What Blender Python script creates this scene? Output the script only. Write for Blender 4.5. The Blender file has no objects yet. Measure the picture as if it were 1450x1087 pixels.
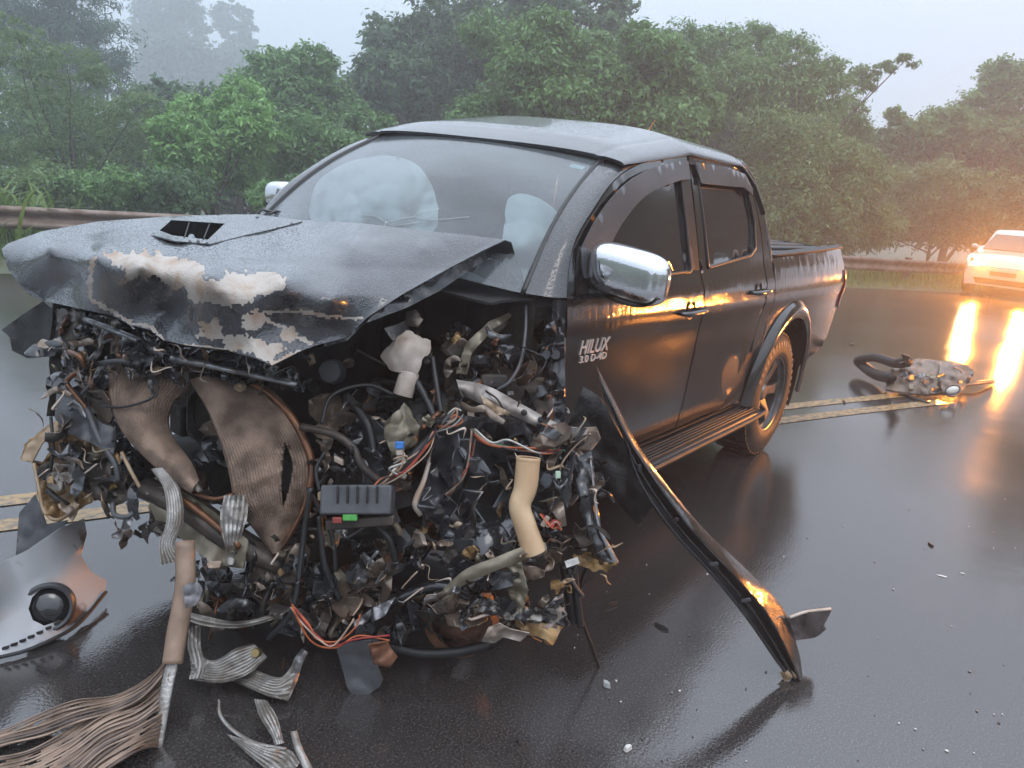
import bpy, bmesh, math, random
import numpy as np
from math import sin, cos, tan, pi, radians, sqrt
from mathutils import Vector, Matrix, noise
from mathutils.geometry import delaunay_2d_cdt

scene = bpy.context.scene
COL = scene.collection
# ---------------------------------------------------------------- camera
CAM = np.array([4.632, 2.245, 1.488]); YAW, PIT, ROL, FPX = 3.765, -.252, .084, 1082.4
_f = np.array([cos(PIT)*cos(YAW), cos(PIT)*sin(YAW), sin(PIT)])
_s = np.cross(_f, [0, 0, 1]); _s /= np.linalg.norm(_s); _u = np.cross(_s, _f)
_S = cos(ROL)*_s + sin(ROL)*_u; _U = -sin(ROL)*_s + cos(ROL)*_u
cd = bpy.data.cameras.new('camera'); cam = bpy.data.objects.new('camera', cd); COL.objects.link(cam)
cd.sensor_fit = 'HORIZONTAL'; cd.sensor_width = 36; cd.lens = 36*FPX/1450
cd.clip_start = .05; cd.clip_end = 2000
m4 = Matrix.Identity(4)
for r in range(3):
    m4[r][0] = _S[r]; m4[r][1] = _U[r]; m4[r][2] = -_f[r]; m4[r][3] = CAM[r]
cam.matrix_world = m4
scene.camera = cam
# ---------------------------------------------------------------- sky (overcast, hazy) and sun
SUN_EL, SUN_AZ = radians(58), radians(70)
w = bpy.data.worlds.new('World'); scene.world = w; w.use_nodes = True
nt = w.node_tree; nt.nodes.clear()
o = nt.nodes.new('ShaderNodeOutputWorld'); bg = nt.nodes.new('ShaderNodeBackground')
sk = nt.nodes.new('ShaderNodeTexSky'); sk.sky_type = 'NISHITA'; sk.sun_disc = False
sk.sun_elevation = SUN_EL; sk.sun_rotation = pi/2 - SUN_AZ; sk.dust_density = 4; sk.air_density = 1.3
tc = nt.nodes.new('ShaderNodeTexCoord'); sp = nt.nodes.new('ShaderNodeSeparateXYZ')
rp = nt.nodes.new('ShaderNodeValToRGB')       # cloud deck: an overcast sky is about three times brighter overhead
rp.color_ramp.elements[0].position = 0.0; rp.color_ramp.elements[0].color = (.39, .485, .62, 1)
rp.color_ramp.elements[1].position = 1.0; rp.color_ramp.elements[1].color = (2.0, 2.2, 2.5, 1)
ml = nt.nodes.new('ShaderNodeVectorMath'); ml.operation = 'SCALE'; ml.inputs['Scale'].default_value = 12.5
mx = nt.nodes.new('ShaderNodeMixRGB'); mx.inputs[0].default_value = .8
nt.links.new(tc.outputs['Generated'], sp.inputs[0]); nt.links.new(sp.outputs['Z'], rp.inputs[0])
nt.links.new(rp.outputs[0], ml.inputs[0]); nt.links.new(sk.outputs[0], mx.inputs[1]); nt.links.new(ml.outputs[0], mx.inputs[2])
nt.links.new(mx.outputs[0], bg.inputs[0]); bg.inputs[1].default_value = .10
nt.links.new(bg.outputs[0], o.inputs[0])
sl = bpy.data.lights.new('sun', 'SUN'); sl.energy = .5; sl.angle = radians(25); sl.color = (1, .97, .92)
so = bpy.data.objects.new('sun', sl); COL.objects.link(so)
so.rotation_euler = Vector((-cos(SUN_EL)*cos(SUN_AZ), -cos(SUN_EL)*sin(SUN_AZ), -sin(SUN_EL))).to_track_quat('-Z', 'Y').to_euler()
vs = scene.view_settings; scene.display_settings.display_device = 'sRGB'
vs.view_transform = 'Standard'; vs.look = 'None'; vs.gamma = 1; vs.exposure = 0.0; vs.use_curve_mapping = False
cy = scene.cycles
cy.use_denoising = True; cy.max_bounces = 7; cy.diffuse_bounces = 3; cy.glossy_bounces = 4; cy.transmission_bounces = 4
cy.transparent_max_bounces = 10; cy.volume_bounces = 2; cy.sample_clamp_indirect = 6; cy.caustics_reflective = False; cy.caustics_refractive = False

# ---------------------------------------------------------------- measuring helpers
_ta, _tb = -.047, -.015        # the truck body leans on its collapsed front corner
TR = np.array([[cos(_tb), 0, sin(_tb)], [0, 1, 0], [-sin(_tb), 0, cos(_tb)]]) @ \
     np.array([[1, 0, 0], [0, cos(_ta), -sin(_ta)], [0, sin(_ta), cos(_ta)]])
TT = np.array([0, 0, .042])
def t2w(p): return np.asarray(p, float) @ TR.T + TT
def w2t(p): return (np.asarray(p, float) - TT) @ TR
def ray(px, py): return _f + _S*((px - 725)/FPX) - _U*((py - 543.5)/FPX)
def P(px, py, d): return CAM + ray(px, py)*d
def G(px, py, z=0.0):
    r = ray(px, py); return CAM + r*((z - CAM[2])/r[2])
def AX(px, py, x):            # on the truck's cross plane
    oo = w2t(CAM); dd = ray(px, py) @ TR; return t2w(oo + dd*((x - oo[0])/dd[0]))

# ---------------------------------------------------------------- mesh helpers
def tag(ob, label=None, cat=None, group=None, kind=None):
    if label: ob['label'] = label
    if cat: ob['category'] = cat
    if group: ob['group'] = group
    if kind: ob['kind'] = kind
    return ob
def empty(name, loc, label, cat, group=None):
    e = bpy.data.objects.new(name, None); COL.objects.link(e); e.location = loc
    e.empty_display_size = .2
    bpy.context.view_layer.update()
    return tag(e, label, cat, group)
def adopt(ob, parent):
    if parent is not None:
        ob.parent = parent
        ob.matrix_parent_inverse = parent_world(parent).inverted()
def parent_world(p):
    m = Matrix.LocRotScale(p.location, p.rotation_euler, p.scale)
    if p.parent is not None: m = parent_world(p.parent) @ p.matrix_parent_inverse @ m
    return m
def thicken(V, F, thick, off):
    V = np.asarray(V, float); n = len(V); N = np.zeros_like(V); E = {}
    for q in F:
        p = V[list(q)]; a = p[1] - p[0]; b = p[-1] - p[0]
        if len(q) == 4: a = p[2] - p[0]; b = p[3] - p[1]
        nn = np.cross(a, b)
        for i in q: N[i] += nn
        for i in range(len(q)):
            e = (q[i], q[(i + 1) % len(q)]); E[e] = E.get(e, 0) + 1
    l = np.linalg.norm(N, axis=1)[:, None]; N = np.where(l > 1e-14, N/np.maximum(l, 1e-14), 0)
    A = V + N*thick*(off + 1)/2; B = V + N*thick*(off - 1)/2
    out = list(A) + list(B); FF = [tuple(q) for q in F] + [tuple(i + n for i in reversed(q)) for q in F]
    rim = {}
    def rv(i):
        if i not in rim:
            rim[i] = len(out); out.append(A[i]); out.append(B[i])
        return rim[i]
    for (i, j) in E:
        if (j, i) not in E:
            a, b = rv(i), rv(j); FF.append((b, a, a + 1, b + 1))
    return out, FF
def mk(name, verts, faces, mat, parent=None, smooth=True, thick=0, bevel=0, off=0, sub=0):
    if thick:
        faces = [tuple(map(int, q)) for q in faces]
        verts, faces = thicken(verts, faces, thick, off)
    me = bpy.data.meshes.new(name)
    me.from_pydata([tuple(map(float, v)) for v in verts], [], [tuple(map(int, q)) for q in faces])
    me.validate()
    if smooth: me.polygons.foreach_set('use_smooth', [True]*len(me.polygons))
    ob = bpy.data.objects.new(name, me); COL.objects.link(ob)
    if mat is not None: me.materials.append(mat)
    if bevel:
        b = ob.modifiers.new('b', 'BEVEL'); b.width = bevel; b.segments = 2; b.limit_method = 'ANGLE'; b.angle_limit = radians(40)
    if sub:
        b = ob.modifiers.new('u', 'SUBSURF'); b.levels = sub; b.render_levels = sub
    if bevel:
        try: me.set_sharp_from_angle(angle=radians(50))
        except Exception: pass
    adopt(ob, parent)
    return ob
def inpoly(pts, poly):
    pts = np.asarray(pts); poly = np.asarray(poly); x, y = pts[:, 0], pts[:, 1]
    c = np.zeros(len(pts), bool); j = len(poly) - 1
    for i in range(len(poly)):
        xi, yi = poly[i]; xj, yj = poly[j]
        with np.errstate(divide='ignore', invalid='ignore'):
            k = ((yi > y) != (yj > y)) & (x < (xj - xi)*(y - yi)/(yj - yi + 1e-12) + xi)
        c ^= k; j = i
    return c
def dens(poly, step, closed=True):
    out = []; n = len(poly)
    for i in range(n if closed else n - 1):
        a = np.array(poly[i], float); b = np.array(poly[(i + 1) % n], float)
        k = max(1, int(np.ceil(np.linalg.norm(b - a)/step)))
        for t in range(k): out.append(a + (b - a)*t/k)
    if not closed: out.append(np.array(poly[-1], float))
    return np.array(out)
def tri2d(outline, holes, step, rnd=None, jag=0):
    """constrained Delaunay fill of an outline with holes"""
    rnd = rnd or random.Random(1)
    O = dens(outline, step)
    if jag: O = O + np.array([[rnd.gauss(0, jag), rnd.gauss(0, jag)] for _ in O])
    loops = [O] + [dens(h, step) for h in holes]
    V = []; E = []
    for L in loops:
        b = len(V); V += list(L); E += [(b + i, b + (i + 1) % len(L)) for i in range(len(L))]
    lo, hi = O.min(0), O.max(0)
    gx = np.arange(lo[0] + step/2, hi[0], step); gy = np.arange(lo[1] + step/2, hi[1], step*.87)
    g = np.array([(x + (step/2 if j % 2 else 0) + rnd.uniform(-.12, .12)*step, y + rnd.uniform(-.12, .12)*step) for j, y in enumerate(gy) for x in gx])
    if len(g):
        k = inpoly(g, O)
        for h in loops[1:]: k &= ~inpoly(g, h)
        g = g[k]
        B = np.array(V)
        if len(g):
            dmin = np.sqrt(((g[:, None, :] - B[None])**2).sum(-1)).min(1)
            g = g[dmin > step*.45]
        V += list(g)
    r = delaunay_2d_cdt([Vector((float(a), float(b))) for a, b in V], E, [], 0, 1e-7)
    vv = np.array([tuple(q) for q in r[0]]); ff = np.array([t for t in r[2] if len(t) == 3])
    c = vv[ff].mean(1); k = inpoly(c, O)
    for h in loops[1:]: k &= ~inpoly(c, h)
    return vv, ff[k]
def rbf(ctrl, q, soft=True):
    """smooth surface through control values: ctrl rows are (x, y, value)"""
    C = np.asarray(ctrl, float); q = np.asarray(q, float); n = len(C)
    if n < 3: return np.full(len(q), C[:, 2].mean())
    sc = 100.0; c2 = C[:, :2]/sc; q2 = q/sc
    ph = (lambda r: np.where(r > 1e-9, r*r*np.log(r + 1e-12), 0)) if soft else (lambda r: r)
    D = np.sqrt(((c2[:, None] - c2[None])**2).sum(-1)); A = np.zeros((n + 3, n + 3))
    A[:n, :n] = ph(D) + np.eye(n)*1e-6; A[:n, n] = 1; A[:n, n + 1:] = c2; A[n, :n] = 1; A[n + 1:, :n] = c2.T
    b = np.zeros(n + 3); b[:n] = C[:, 2]
    wgt = np.linalg.lstsq(A, b, rcond=None)[0]
    K = ph(np.sqrt(((q2[:, None] - c2[None])**2).sum(-1)))
    return K @ wgt[:n] + wgt[n] + q2 @ wgt[n + 1:]
def crump(p, fr, seed):
    v = Vector((p[0]*fr + seed*7.3, p[1]*fr - seed*3.1, p[2]*fr + seed*1.7))
    return 1 - 2*abs(noise.noise(v)) + .5*(1 - 2*abs(noise.noise(v*2.3))) - .75
def relief(name, outline, ctrl, mat, parent, thick=.003, step=9, amp=.0, fr=9, seed=1, holes=(), jag=0, soft=True, smooth=True, bevel=0):
    """sheet piece: outline measured in the photograph, each control point with its own distance"""
    rnd = random.Random(seed)
    vv, ff = tri2d(outline, holes, step, rnd, jag)
    d = rbf(ctrl, vv, soft)
    V = np.array([P(a[0], a[1], b) for a, b in zip(vv, d)])
    if amp:
        for i in range(len(V)):
            V[i] = CAM + (V[i] - CAM)*(1 + amp*crump(V[i], fr, seed)/max(.5, d[i]))
    ob = mk(name, V, ff[:, ::-1], mat, parent, smooth, thick, bevel)
    return ob, vv
def catmull(pts, n):
    p = np.asarray(pts, float)
    if len(p) == 2: return np.array([p[0] + (p[1] - p[0])*t for t in np.linspace(0, 1, n)])
    q = np.vstack([2*p[0] - p[1], p, 2*p[-1] - p[-2]]); out = []
    for t in np.linspace(0, len(p) - 1 - 1e-9, n):
        i = int(t); u = t - i; a, b, c, d = q[i:i + 4]
        out.append(.5*((2*b) + (-a + c)*u + (2*a - 5*b + 4*c - d)*u*u + (-a + 3*b - 3*c + d)*u**3))
    return np.array(out)
def sweep(path, radii, k=8, flat=1.0, cap=True):
    path = np.asarray(path, float); n = len(path)
    r = np.broadcast_to(np.asarray(radii, float), (n,)) if np.ndim(radii) == 0 else np.interp(np.linspace(0, 1, n), np.linspace(0, 1, len(radii)), radii)
    T = np.gradient(path, axis=0); T /= np.linalg.norm(T, axis=1)[:, None] + 1e-12
    a = np.cross(T[0], [0, 0, 1.0])
    if np.linalg.norm(a) < .1: a = np.cross(T[0], [0, 1.0, 0])
    V = []; F = []
    for i in range(n):
        a = a - T[i]*(a @ T[i]); a /= np.linalg.norm(a); b = np.cross(T[i], a)
        for j in range(k):
            th = 2*pi*j/k; V.append(path[i] + r[i]*(a*cos(th) + b*sin(th)*flat))
    for i in range(n - 1):
        for j in range(k): F.append((i*k + j, i*k + (j + 1) % k, (i + 1)*k + (j + 1) % k, (i + 1)*k + j))
    if cap: F.append(tuple(range(k))[::-1]); F.append(tuple((n - 1)*k + j for j in range(k)))
    return V, F
def tube(name, pts, r, mat, parent, n=None, k=8, flat=1.0):
    n = n or max(4, 5*len(pts)); V, F = sweep(catmull(pts, n), r, k, flat)
    return mk(name, V, F, mat, parent)
def PP(lst, d=None): return [P(q[0], q[1], q[2] if len(q) > 2 else d) for q in lst]
def grid(name, fn, nu, nv, mat, parent, thick=0, closed_u=False, off=0, **kw):
    V = [fn(i/(nu if closed_u else nu - 1), j/(nv - 1)) for i in range(nu) for j in range(nv)]
    F = []
    for i in range(nu if closed_u else nu - 1):
        for j in range(nv - 1):
            a = i*nv + j; b = ((i + 1) % nu)*nv + j; F.append((a, b, b + 1, a + 1))
    return mk(name, V, F, mat, parent, True, thick, off=off, **kw)
def lathe(name, prof, c, ax, mat, parent, k=40, full=True):
    """prof rows (radius, height along ax)"""
    ax = np.asarray(ax, float); ax /= np.linalg.norm(ax); a = np.cross(ax, [0, 0, 1.0])
    if np.linalg.norm(a) < .1: a = np.cross(ax, [1.0, 0, 0])
    a /= np.linalg.norm(a); b = np.cross(ax, a); c = np.asarray(c, float)
    V = []; F = []; n = len(prof)
    for j in range(k):
        th = 2*pi*j/k
        for r, h in prof: V.append(c + ax*h + (a*cos(th) + b*sin(th))*r)
    for j in range(k):
        for i in range(n - 1): F.append((j*n + i, ((j + 1) % k)*n + i, ((j + 1) % k)*n + i + 1, j*n + i + 1))
    ob = mk(name, V, F, mat, parent)
    try: ob.data.set_sharp_from_angle(angle=radians(45))
    except Exception: pass
    return ob
def box(name, c, ax, ay, az, size, mat, parent, bevel=.004):
    """oriented box: c centre, axes, full sizes"""
    c = np.asarray(c, float); A = [np.asarray(q, float)/np.linalg.norm(q) for q in (ax, ay, az)]
    V = [c + A[0]*sx*size[0]/2 + A[1]*sy*size[1]/2 + A[2]*sz*size[2]/2 for sx in (-1, 1) for sy in (-1, 1) for sz in (-1, 1)]
    F = [(0, 1, 3, 2), (4, 6, 7, 5), (0, 4, 5, 1), (2, 3, 7, 6), (0, 2, 6, 4), (1, 5, 7, 3)]
    return mk(name, V, F, mat, parent, False, 0, bevel)
def tbox(name, c, size, mat, parent, bevel=.004):
    return box(name, t2w(c), TR[:, 0], TR[:, 1], TR[:, 2], size, mat, parent, bevel)

# ---------------------------------------------------------------- materials
def M(name, c1, c2=None, scale=8, rough=.5, metal=0, bump=0, bscale=60, coat=0, rough2=None, spec=.5, drops=0, detail=4, lo=.35, hi=.65, stretch=None):
    m = bpy.data.materials.new(name); m.use_nodes = True; n = m.node_tree; b = n.nodes['Principled BSDF']
    L = n.links.new
    b.inputs['Base Color'].default_value = (*c1, 1); b.inputs['Roughness'].default_value = rough
    b.inputs['Metallic'].default_value = metal; b.inputs['Specular IOR Level'].default_value = spec
    if coat: b.inputs['Coat Weight'].default_value = coat; b.inputs['Coat Roughness'].default_value = .06
    t = n.nodes.new('ShaderNodeTexCoord'); vec = t.outputs['Object']
    if stretch:
        mp = n.nodes.new('ShaderNodeMapping'); mp.inputs['Scale'].default_value = stretch; L(vec, mp.inputs[0]); vec = mp.outputs[0]
    if c2 is not None or rough2 is not None:
        x = n.nodes.new('ShaderNodeTexNoise'); x.inputs['Scale'].default_value = scale; x.inputs['Detail'].default_value = detail
        L(vec, x.inputs['Vector'])
        mr = n.nodes.new('ShaderNodeMapRange'); mr.inputs[1].default_value = lo; mr.inputs[2].default_value = hi; L(x.outputs[0], mr.inputs[0])
        if c2 is not None:
            mm = n.nodes.new('ShaderNodeMixRGB'); mm.inputs[1].default_value = (*c1, 1); mm.inputs[2].default_value = (*c2, 1)
            L(mr.outputs[0], mm.inputs[0]); L(mm.outputs[0], b.inputs['Base Color'])
        if rough2 is not None:
            r2 = n.nodes.new('ShaderNodeMapRange'); r2.inputs[3].default_value = rough; r2.inputs[4].default_value = rough2
            L(mr.outputs[0], r2.inputs[0]); L(r2.outputs[0], b.inputs['Roughness'])
    hgt = None
    if bump:
        x = n.nodes.new('ShaderNodeTexNoise'); x.inputs['Scale'].default_value = bscale; x.inputs['Detail'].default_value = 4
        L(vec, x.inputs['Vector'])
        bp = n.nodes.new('ShaderNodeBump'); bp.inputs['Strength'].default_value = bump; bp.inputs['Distance'].default_value = .01
        L(x.outputs[0], bp.inputs['Height']); hgt = bp
    if drops:                                   # beads of rain water standing on the surface
        v = n.nodes.new('ShaderNodeTexVoronoi'); v.inputs['Scale'].default_value = 130; L(t.outputs['Object'], v.inputs['Vector'])
        ns = n.nodes.new('ShaderNodeTexNoise'); ns.inputs['Scale'].default_value = 25; L(t.outputs['Object'], ns.inputs['Vector'])
        a = n.nodes.new('ShaderNodeMapRange'); a.inputs[1].default_value = .10; a.inputs[2].default_value = .45; a.inputs[3].default_value = 1; a.inputs[4].default_value = 0
        L(v.outputs['Distance'], a.inputs[0])
        q = n.nodes.new('ShaderNodeMath'); q.operation = 'MULTIPLY'; L(a.outputs[0], q.inputs[0]); L(ns.outputs[0], q.inputs[1])
        bp = n.nodes.new('ShaderNodeBump'); bp.inputs['Strength'].default_value = drops; bp.inputs['Distance'].default_value = .004
        L(q.outputs[0], bp.inputs['Height'])
        if hgt: L(hgt.outputs[0], bp.inputs['Normal'])
        hgt = bp
    if hgt:
        L(hgt.outputs[0], b.inputs['Normal'])
        if coat: L(hgt.outputs[0], b.inputs['Coat Normal'])
    return m
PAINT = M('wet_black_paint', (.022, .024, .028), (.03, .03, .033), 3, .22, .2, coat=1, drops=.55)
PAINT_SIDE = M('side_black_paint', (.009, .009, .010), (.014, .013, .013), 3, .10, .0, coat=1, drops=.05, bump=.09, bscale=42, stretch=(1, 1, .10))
BLACKPL = M('black_plastic', (.013, .013, .014), (.022, .022, .022), 20, .5, 0, .25, 90)
GLOSSBLK = M('wet_black_metal', (.016, .016, .018), (.035, .036, .04), 9, .12, .3, .12, 25, rough2=.3, coat=.6)
DARK = M('dark_engine', (.016, .014, .013), (.045, .037, .03), 14, .45, .3, .5, 40, rough2=.7)
STEEL = M('bare_steel', (.36, .36, .37), (.16, .15, .15), 22, .32, .8, .3, 60, rough2=.55)
ALU = M('aluminium_fin', (.42, .40, .38), (.20, .17, .14), 16, .42, .7, .4, 120, rough2=.65)
RADI = M('radiator_core', (.30, .205, .15), (.10, .065, .046), 10, .45, .25, .5, 160, rough2=.65)
COPPER = M('brown_copper_edge', (.20, .085, .04), (.10, .05, .03), 18, .35, .6, .2, 60)
TAN = M('tan_plastic', (.42, .31, .21), (.25, .16, .09), 12, .45, 0, .2, 40)
GOLD = M('amber_housing', (.38, .23, .09), (.14, .085, .04), 18, .3, .1, .35, 50, rough2=.55)
BEIGE = M('beige_tube', (.66, .47, .29), (.55, .35, .20), 9, .38, 0, .08, 40)
WHITEPL = M('translucent_white_plastic', (.50, .43, .38), (.30, .23, .18), 14, .45, 0, .1, 40)
PRIMER = M('bare_primer', (.62, .53, .46), (.42, .30, .22), 10, .5, 0, .2, 60)
GREYPL = M('grey_plastic', (.075, .077, .082), (.05, .05, .055), 15, .4, 0, .15, 60)
CHROME = M('chrome', (.82, .82, .84), None, rough=.05, metal=1, drops=.05)
RUBBER = M('tyre_rubber', (.014, .014, .014), (.03, .029, .028), 18, .55, 0, .2, 60)
RIM = M('rim_alloy', (.22, .22, .23), (.11, .11, .11), 12, .35, .8)
RUST = M('rust', (.17, .07, .035), (.06, .03, .02), 16, .5, .3, .4, 50)
KHAKI = M('khaki_strap', (.24, .21, .155), (.15, .125, .085), 14, .4, .3, .2, 40)
def plain(name, c, rough=.45): return M(name, c, tuple(q*.6 for q in c), 30, rough)
W_ORANGE = plain('wire_orange', (.55, .13, .04)); W_RED = plain('wire_red', (.40, .035, .03)); W_PINK = plain('wire_pale', (.48, .33, .24))
W_BLACK = plain('wire_black', (.015, .015, .016)); W_GREEN = plain('wire_green', (.06, .20, .10)); W_WHITE = plain('wire_white', (.55, .53, .48))
BLUE = plain('blue_connector', (.05, .22, .62)); GREEN = plain('green_fuse', (.10, .42, .09)); REDF = plain('red_fuse', (.33, .06, .05))
PAPER = plain('paper_tag', (.75, .72, .68), .7)
# ================================================================ the setting
CL = catmull([(26, -10.6), (12, -4.75), (3.45, -1.12), (-2.0, 1.05), (-7.5, 3.7), (-13, 7.8), (-17, 13), (-20, 21), (-22, 34), (-22, 60), (-18, 110)], 160)
_t = np.gradient(CL, axis=0); _t /= np.linalg.norm(_t, axis=1)[:, None]; CN = np.stack([_t[:, 1], -_t[:, 0]], 1)   # to the guardrail side when negative
if CN[40] @ np.array([0, 1]) < 0: CN = -CN
def strip(name, o0, o1, z, mat, parent=None, lo=0, hi=160):
    V = []; F = []
    for i in range(lo, hi):
        a = CL[i] + CN[i]*o0; b = CL[i] + CN[i]*o1; V += [(*a, z), (*b, z)]
    for i in range(hi - lo - 1): F.append((2*i, 2*i + 1, 2*i + 3, 2*i + 2))
    return mk(name, V, F, mat, parent, False)
def wet_asphalt():
    m = bpy.data.materials.new('wet_asphalt'); m.use_nodes = True; n = m.node_tree; b = n.nodes['Principled BSDF']; L = n.links.new
    t = n.nodes.new('ShaderNodeTexCoord'); g = n.nodes.new('ShaderNodeNewGeometry')
    def nz(s, d=4):
        x = n.nodes.new('ShaderNodeTexNoise'); x.inputs['Scale'].default_value = s; x.inputs['Detail'].default_value = d; L(g.outputs['Position'], x.inputs['Vector']); return x.outputs[0]
    def rng(x, a, c, lo=0, hi=1):
        r = n.nodes.new('ShaderNodeMapRange'); r.inputs[1].default_value = a; r.inputs[2].default_value = c; r.inputs[3].default_value = lo; r.inputs[4].default_value = hi; L(x, r.inputs[0]); return r.outputs[0]
    cr = n.nodes.new('ShaderNodeMixRGB'); cr.inputs[1].default_value = (.022, .0195, .0185, 1); cr.inputs[2].default_value = (.078, .070, .067, 1)
    L(rng(nz(150, 2), .38, .72), cr.inputs[0])
    c2 = n.nodes.new('ShaderNodeMixRGB'); c2.blend_type = 'MULTIPLY'; c2.inputs[0].default_value = 1
    L(cr.outputs[0], c2.inputs[1]); rr = n.nodes.new('ShaderNodeCombineColor'); pz = rng(nz(.7, 5), .3, .7, .8, 1.15)
    for i in range(3): L(pz, rr.inputs[i])
    L(rr.outputs[0], c2.inputs[2]); L(c2.outputs[0], b.inputs['Base Color'])
    wet = rng(nz(.45, 5), .38, .62)                      # deeper water film in places
    L(rng(wet, 0, 1, .14, .07), b.inputs['Roughness'])
    b.inputs['IOR'].default_value = 1.62; b.inputs['Specular IOR Level'].default_value = 1.0
    bp = n.nodes.new('ShaderNodeBump'); bp.inputs['Distance'].default_value = .004
    L(rng(wet, 0, 1, .20, .09), bp.inputs['Strength']); L(nz(110, 2), bp.inputs['Height'])
    b2 = n.nodes.new('ShaderNodeBump'); b2.inputs['Distance'].default_value = .02; b2.inputs['Strength'].default_value = .05
    L(nz(7, 3), b2.inputs['Height']); L(bp.outputs[0], b2.inputs['Normal']); L(b2.outputs[0], b.inputs['Normal'])
    return m
ASPH = wet_asphalt()
YEL = M('worn_yellow_paint', (.40, .25, .10), (.10, .08, .05), 26, .2, 0, .25, 120, spec=.8, detail=9, lo=.40, hi=.70)
SOIL = M('grassy_soil', (.055, .085, .03), (.09, .08, .05), 1.5, .9, 0, .4, 20)
RAILP = catmull([(14, -15.8), (7, -12.9), (.2, -9.9), (-1.9, -9.0), (-8, -6.1), tuple(P(1195, 358, 17.8)[:2]), tuple(P(1300, 366, 19.0)[:2]), tuple(P(1380, 373, 20.6)[:2]), tuple(P(1450, 379, 23.5)[:2]), (-27, 13), (-29, 24), (-29.5, 40)], 200)
def rail_dist(x, y):
    d = np.sqrt(((RAILP - [x, y])**2).sum(1)); i = int(d.argmin()); j = min(i + 1, 199); i = j - 1
    t = RAILP[j] - RAILP[i]; r = np.array([x, y]) - RAILP[i]
    return d.min()*(1 if (t[0]*r[1] - t[1]*r[0]) > 0 else -1)     # positive beyond the rail or not, fixed below
SGN = 1 if rail_dist(-8, -20) > 0 else -1
def beyond(x, y): return rail_dist(x, y)*SGN
def gz(x, y):
    b = beyond(x, y)
    return -.03 if b < .8 else -.03 - 1.6*min(1, (b - .8)/9) + .25*noise.noise(Vector((x*.2, y*.2, 0)))
xs = np.concatenate([np.linspace(-220, -40, 19), np.linspace(-36, 12, 37), np.linspace(20, 130, 8)])
ys = np.concatenate([np.linspace(-220, -40, 19), np.linspace(-36, 24, 43), np.linspace(32, 180, 9)])
gv = [(x, y, gz(x, y)) for x in xs for y in ys]; ny = len(ys)
gf = [(i*ny + j, (i + 1)*ny + j, (i + 1)*ny + j + 1, i*ny + j + 1) for i in range(len(xs) - 1) for j in range(ny - 1)]
ground = tag(mk('ground', gv, gf, SOIL), kind='structure')
_re = [tuple(CL[i] + CN[i]*-7.3) for i in range(0, 128, 2)] + [(-4, 60), (2, 40), (6, 26), (14, 16), (34, 8)]
vv, ff = tri2d(_re, [], 4.0)
road = tag(mk('road', [(a, b, 0.0) for a, b in vv], ff, ASPH, None, False), kind='structure')
for o0 in (-.19, .07):
    q = strip('center_line', o0, o0 + .115, .004, YEL, road, 0, int(np.abs(CL[:, 0] + 3.3).argmin()))

# ---------------------------------------------------------------- guardrail
RAILM = M('weathered_galvanised_rail', (.22, .17, .145), (.13, .085, .06), 5, .4, .35, .2, 40, rough2=.6, drops=.05)
rail = empty('guardrail', (RAILP[40][0], RAILP[40][1], 0), 'long rust-brown corrugated steel guardrail along the verge behind the truck', 'guardrail')
seg = np.concatenate([[0], np.cumsum(np.sqrt((np.diff(RAILP, axis=0)**2).sum(1)))])
def rail_at(sv):
    x = np.interp(sv, seg, RAILP[:, 0]); y = np.interp(sv, seg, RAILP[:, 1])
    x2 = np.interp(sv + .05, seg, RAILP[:, 0]); y2 = np.interp(sv + .05, seg, RAILP[:, 1])
    t = np.array([x2 - x, y2 - y]); t /= np.linalg.norm(t) + 1e-9; nrm = np.array([-t[1], t[0]])
    if beyond(x + nrm[0]*.5, y + nrm[1]*.5) > 0: nrm = -nrm
    return np.array([x, y]), nrm       # nrm points to the road
WB = [(0, 0.0), (.045, .02), (.06, .06), (.035, .09), (.0, .12), (-.02, .155), (0, .19), (.035, .22), (.06, .25), (.045, .29), (0, .31)]
_sr = 0
def rtop(sv):
    x = np.interp(sv, seg, RAILP[:, 0]); return .66 - .15*min(1, max(0, (-6 - x)/13))
s0 = 0; k = 0
while s0 < seg[-1] - 4:
    V = []; n = len(WB); ss = np.linspace(s0, s0 + 4.06, 9)
    for sv in ss:
        p, nr = rail_at(sv)
        for ox, oz in WB: V.append((p[0] + nr[0]*(ox + .004*(k % 2)), p[1] + nr[1]*(ox + .004*(k % 2)), rtop(sv) - .31 + oz))
    F = [(i*n + j, (i + 1)*n + j, (i + 1)*n + j + 1, i*n + j + 1) for i in range(8) for j in range(n - 1)]
    mk('beam_section', V, F, RAILM, rail, True, .004)
    p, nr = rail_at(s0 + 2); box('post', (p[0] - nr[0]*.12, p[1] - nr[1]*.12, rtop(s0) - .42), (nr[0], nr[1], 0), (-nr[1], nr[0], 0), (0, 0, 1), (.15, .09, .9), RAILM, rail, .01)
    p, nr = rail_at(s0 + .03)
    for hz in (.06, .25):
        a = np.array([p[0] + nr[0]*.066, p[1] + nr[1]*.066, rtop(s0) - .31 + hz])
        lathe('bolt', [(0, .012), (.013, .01), (.018, 0)], a, (nr[0], nr[1], 0), RAILM, rail, 8)
    s0 += 4; k += 1

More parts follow.
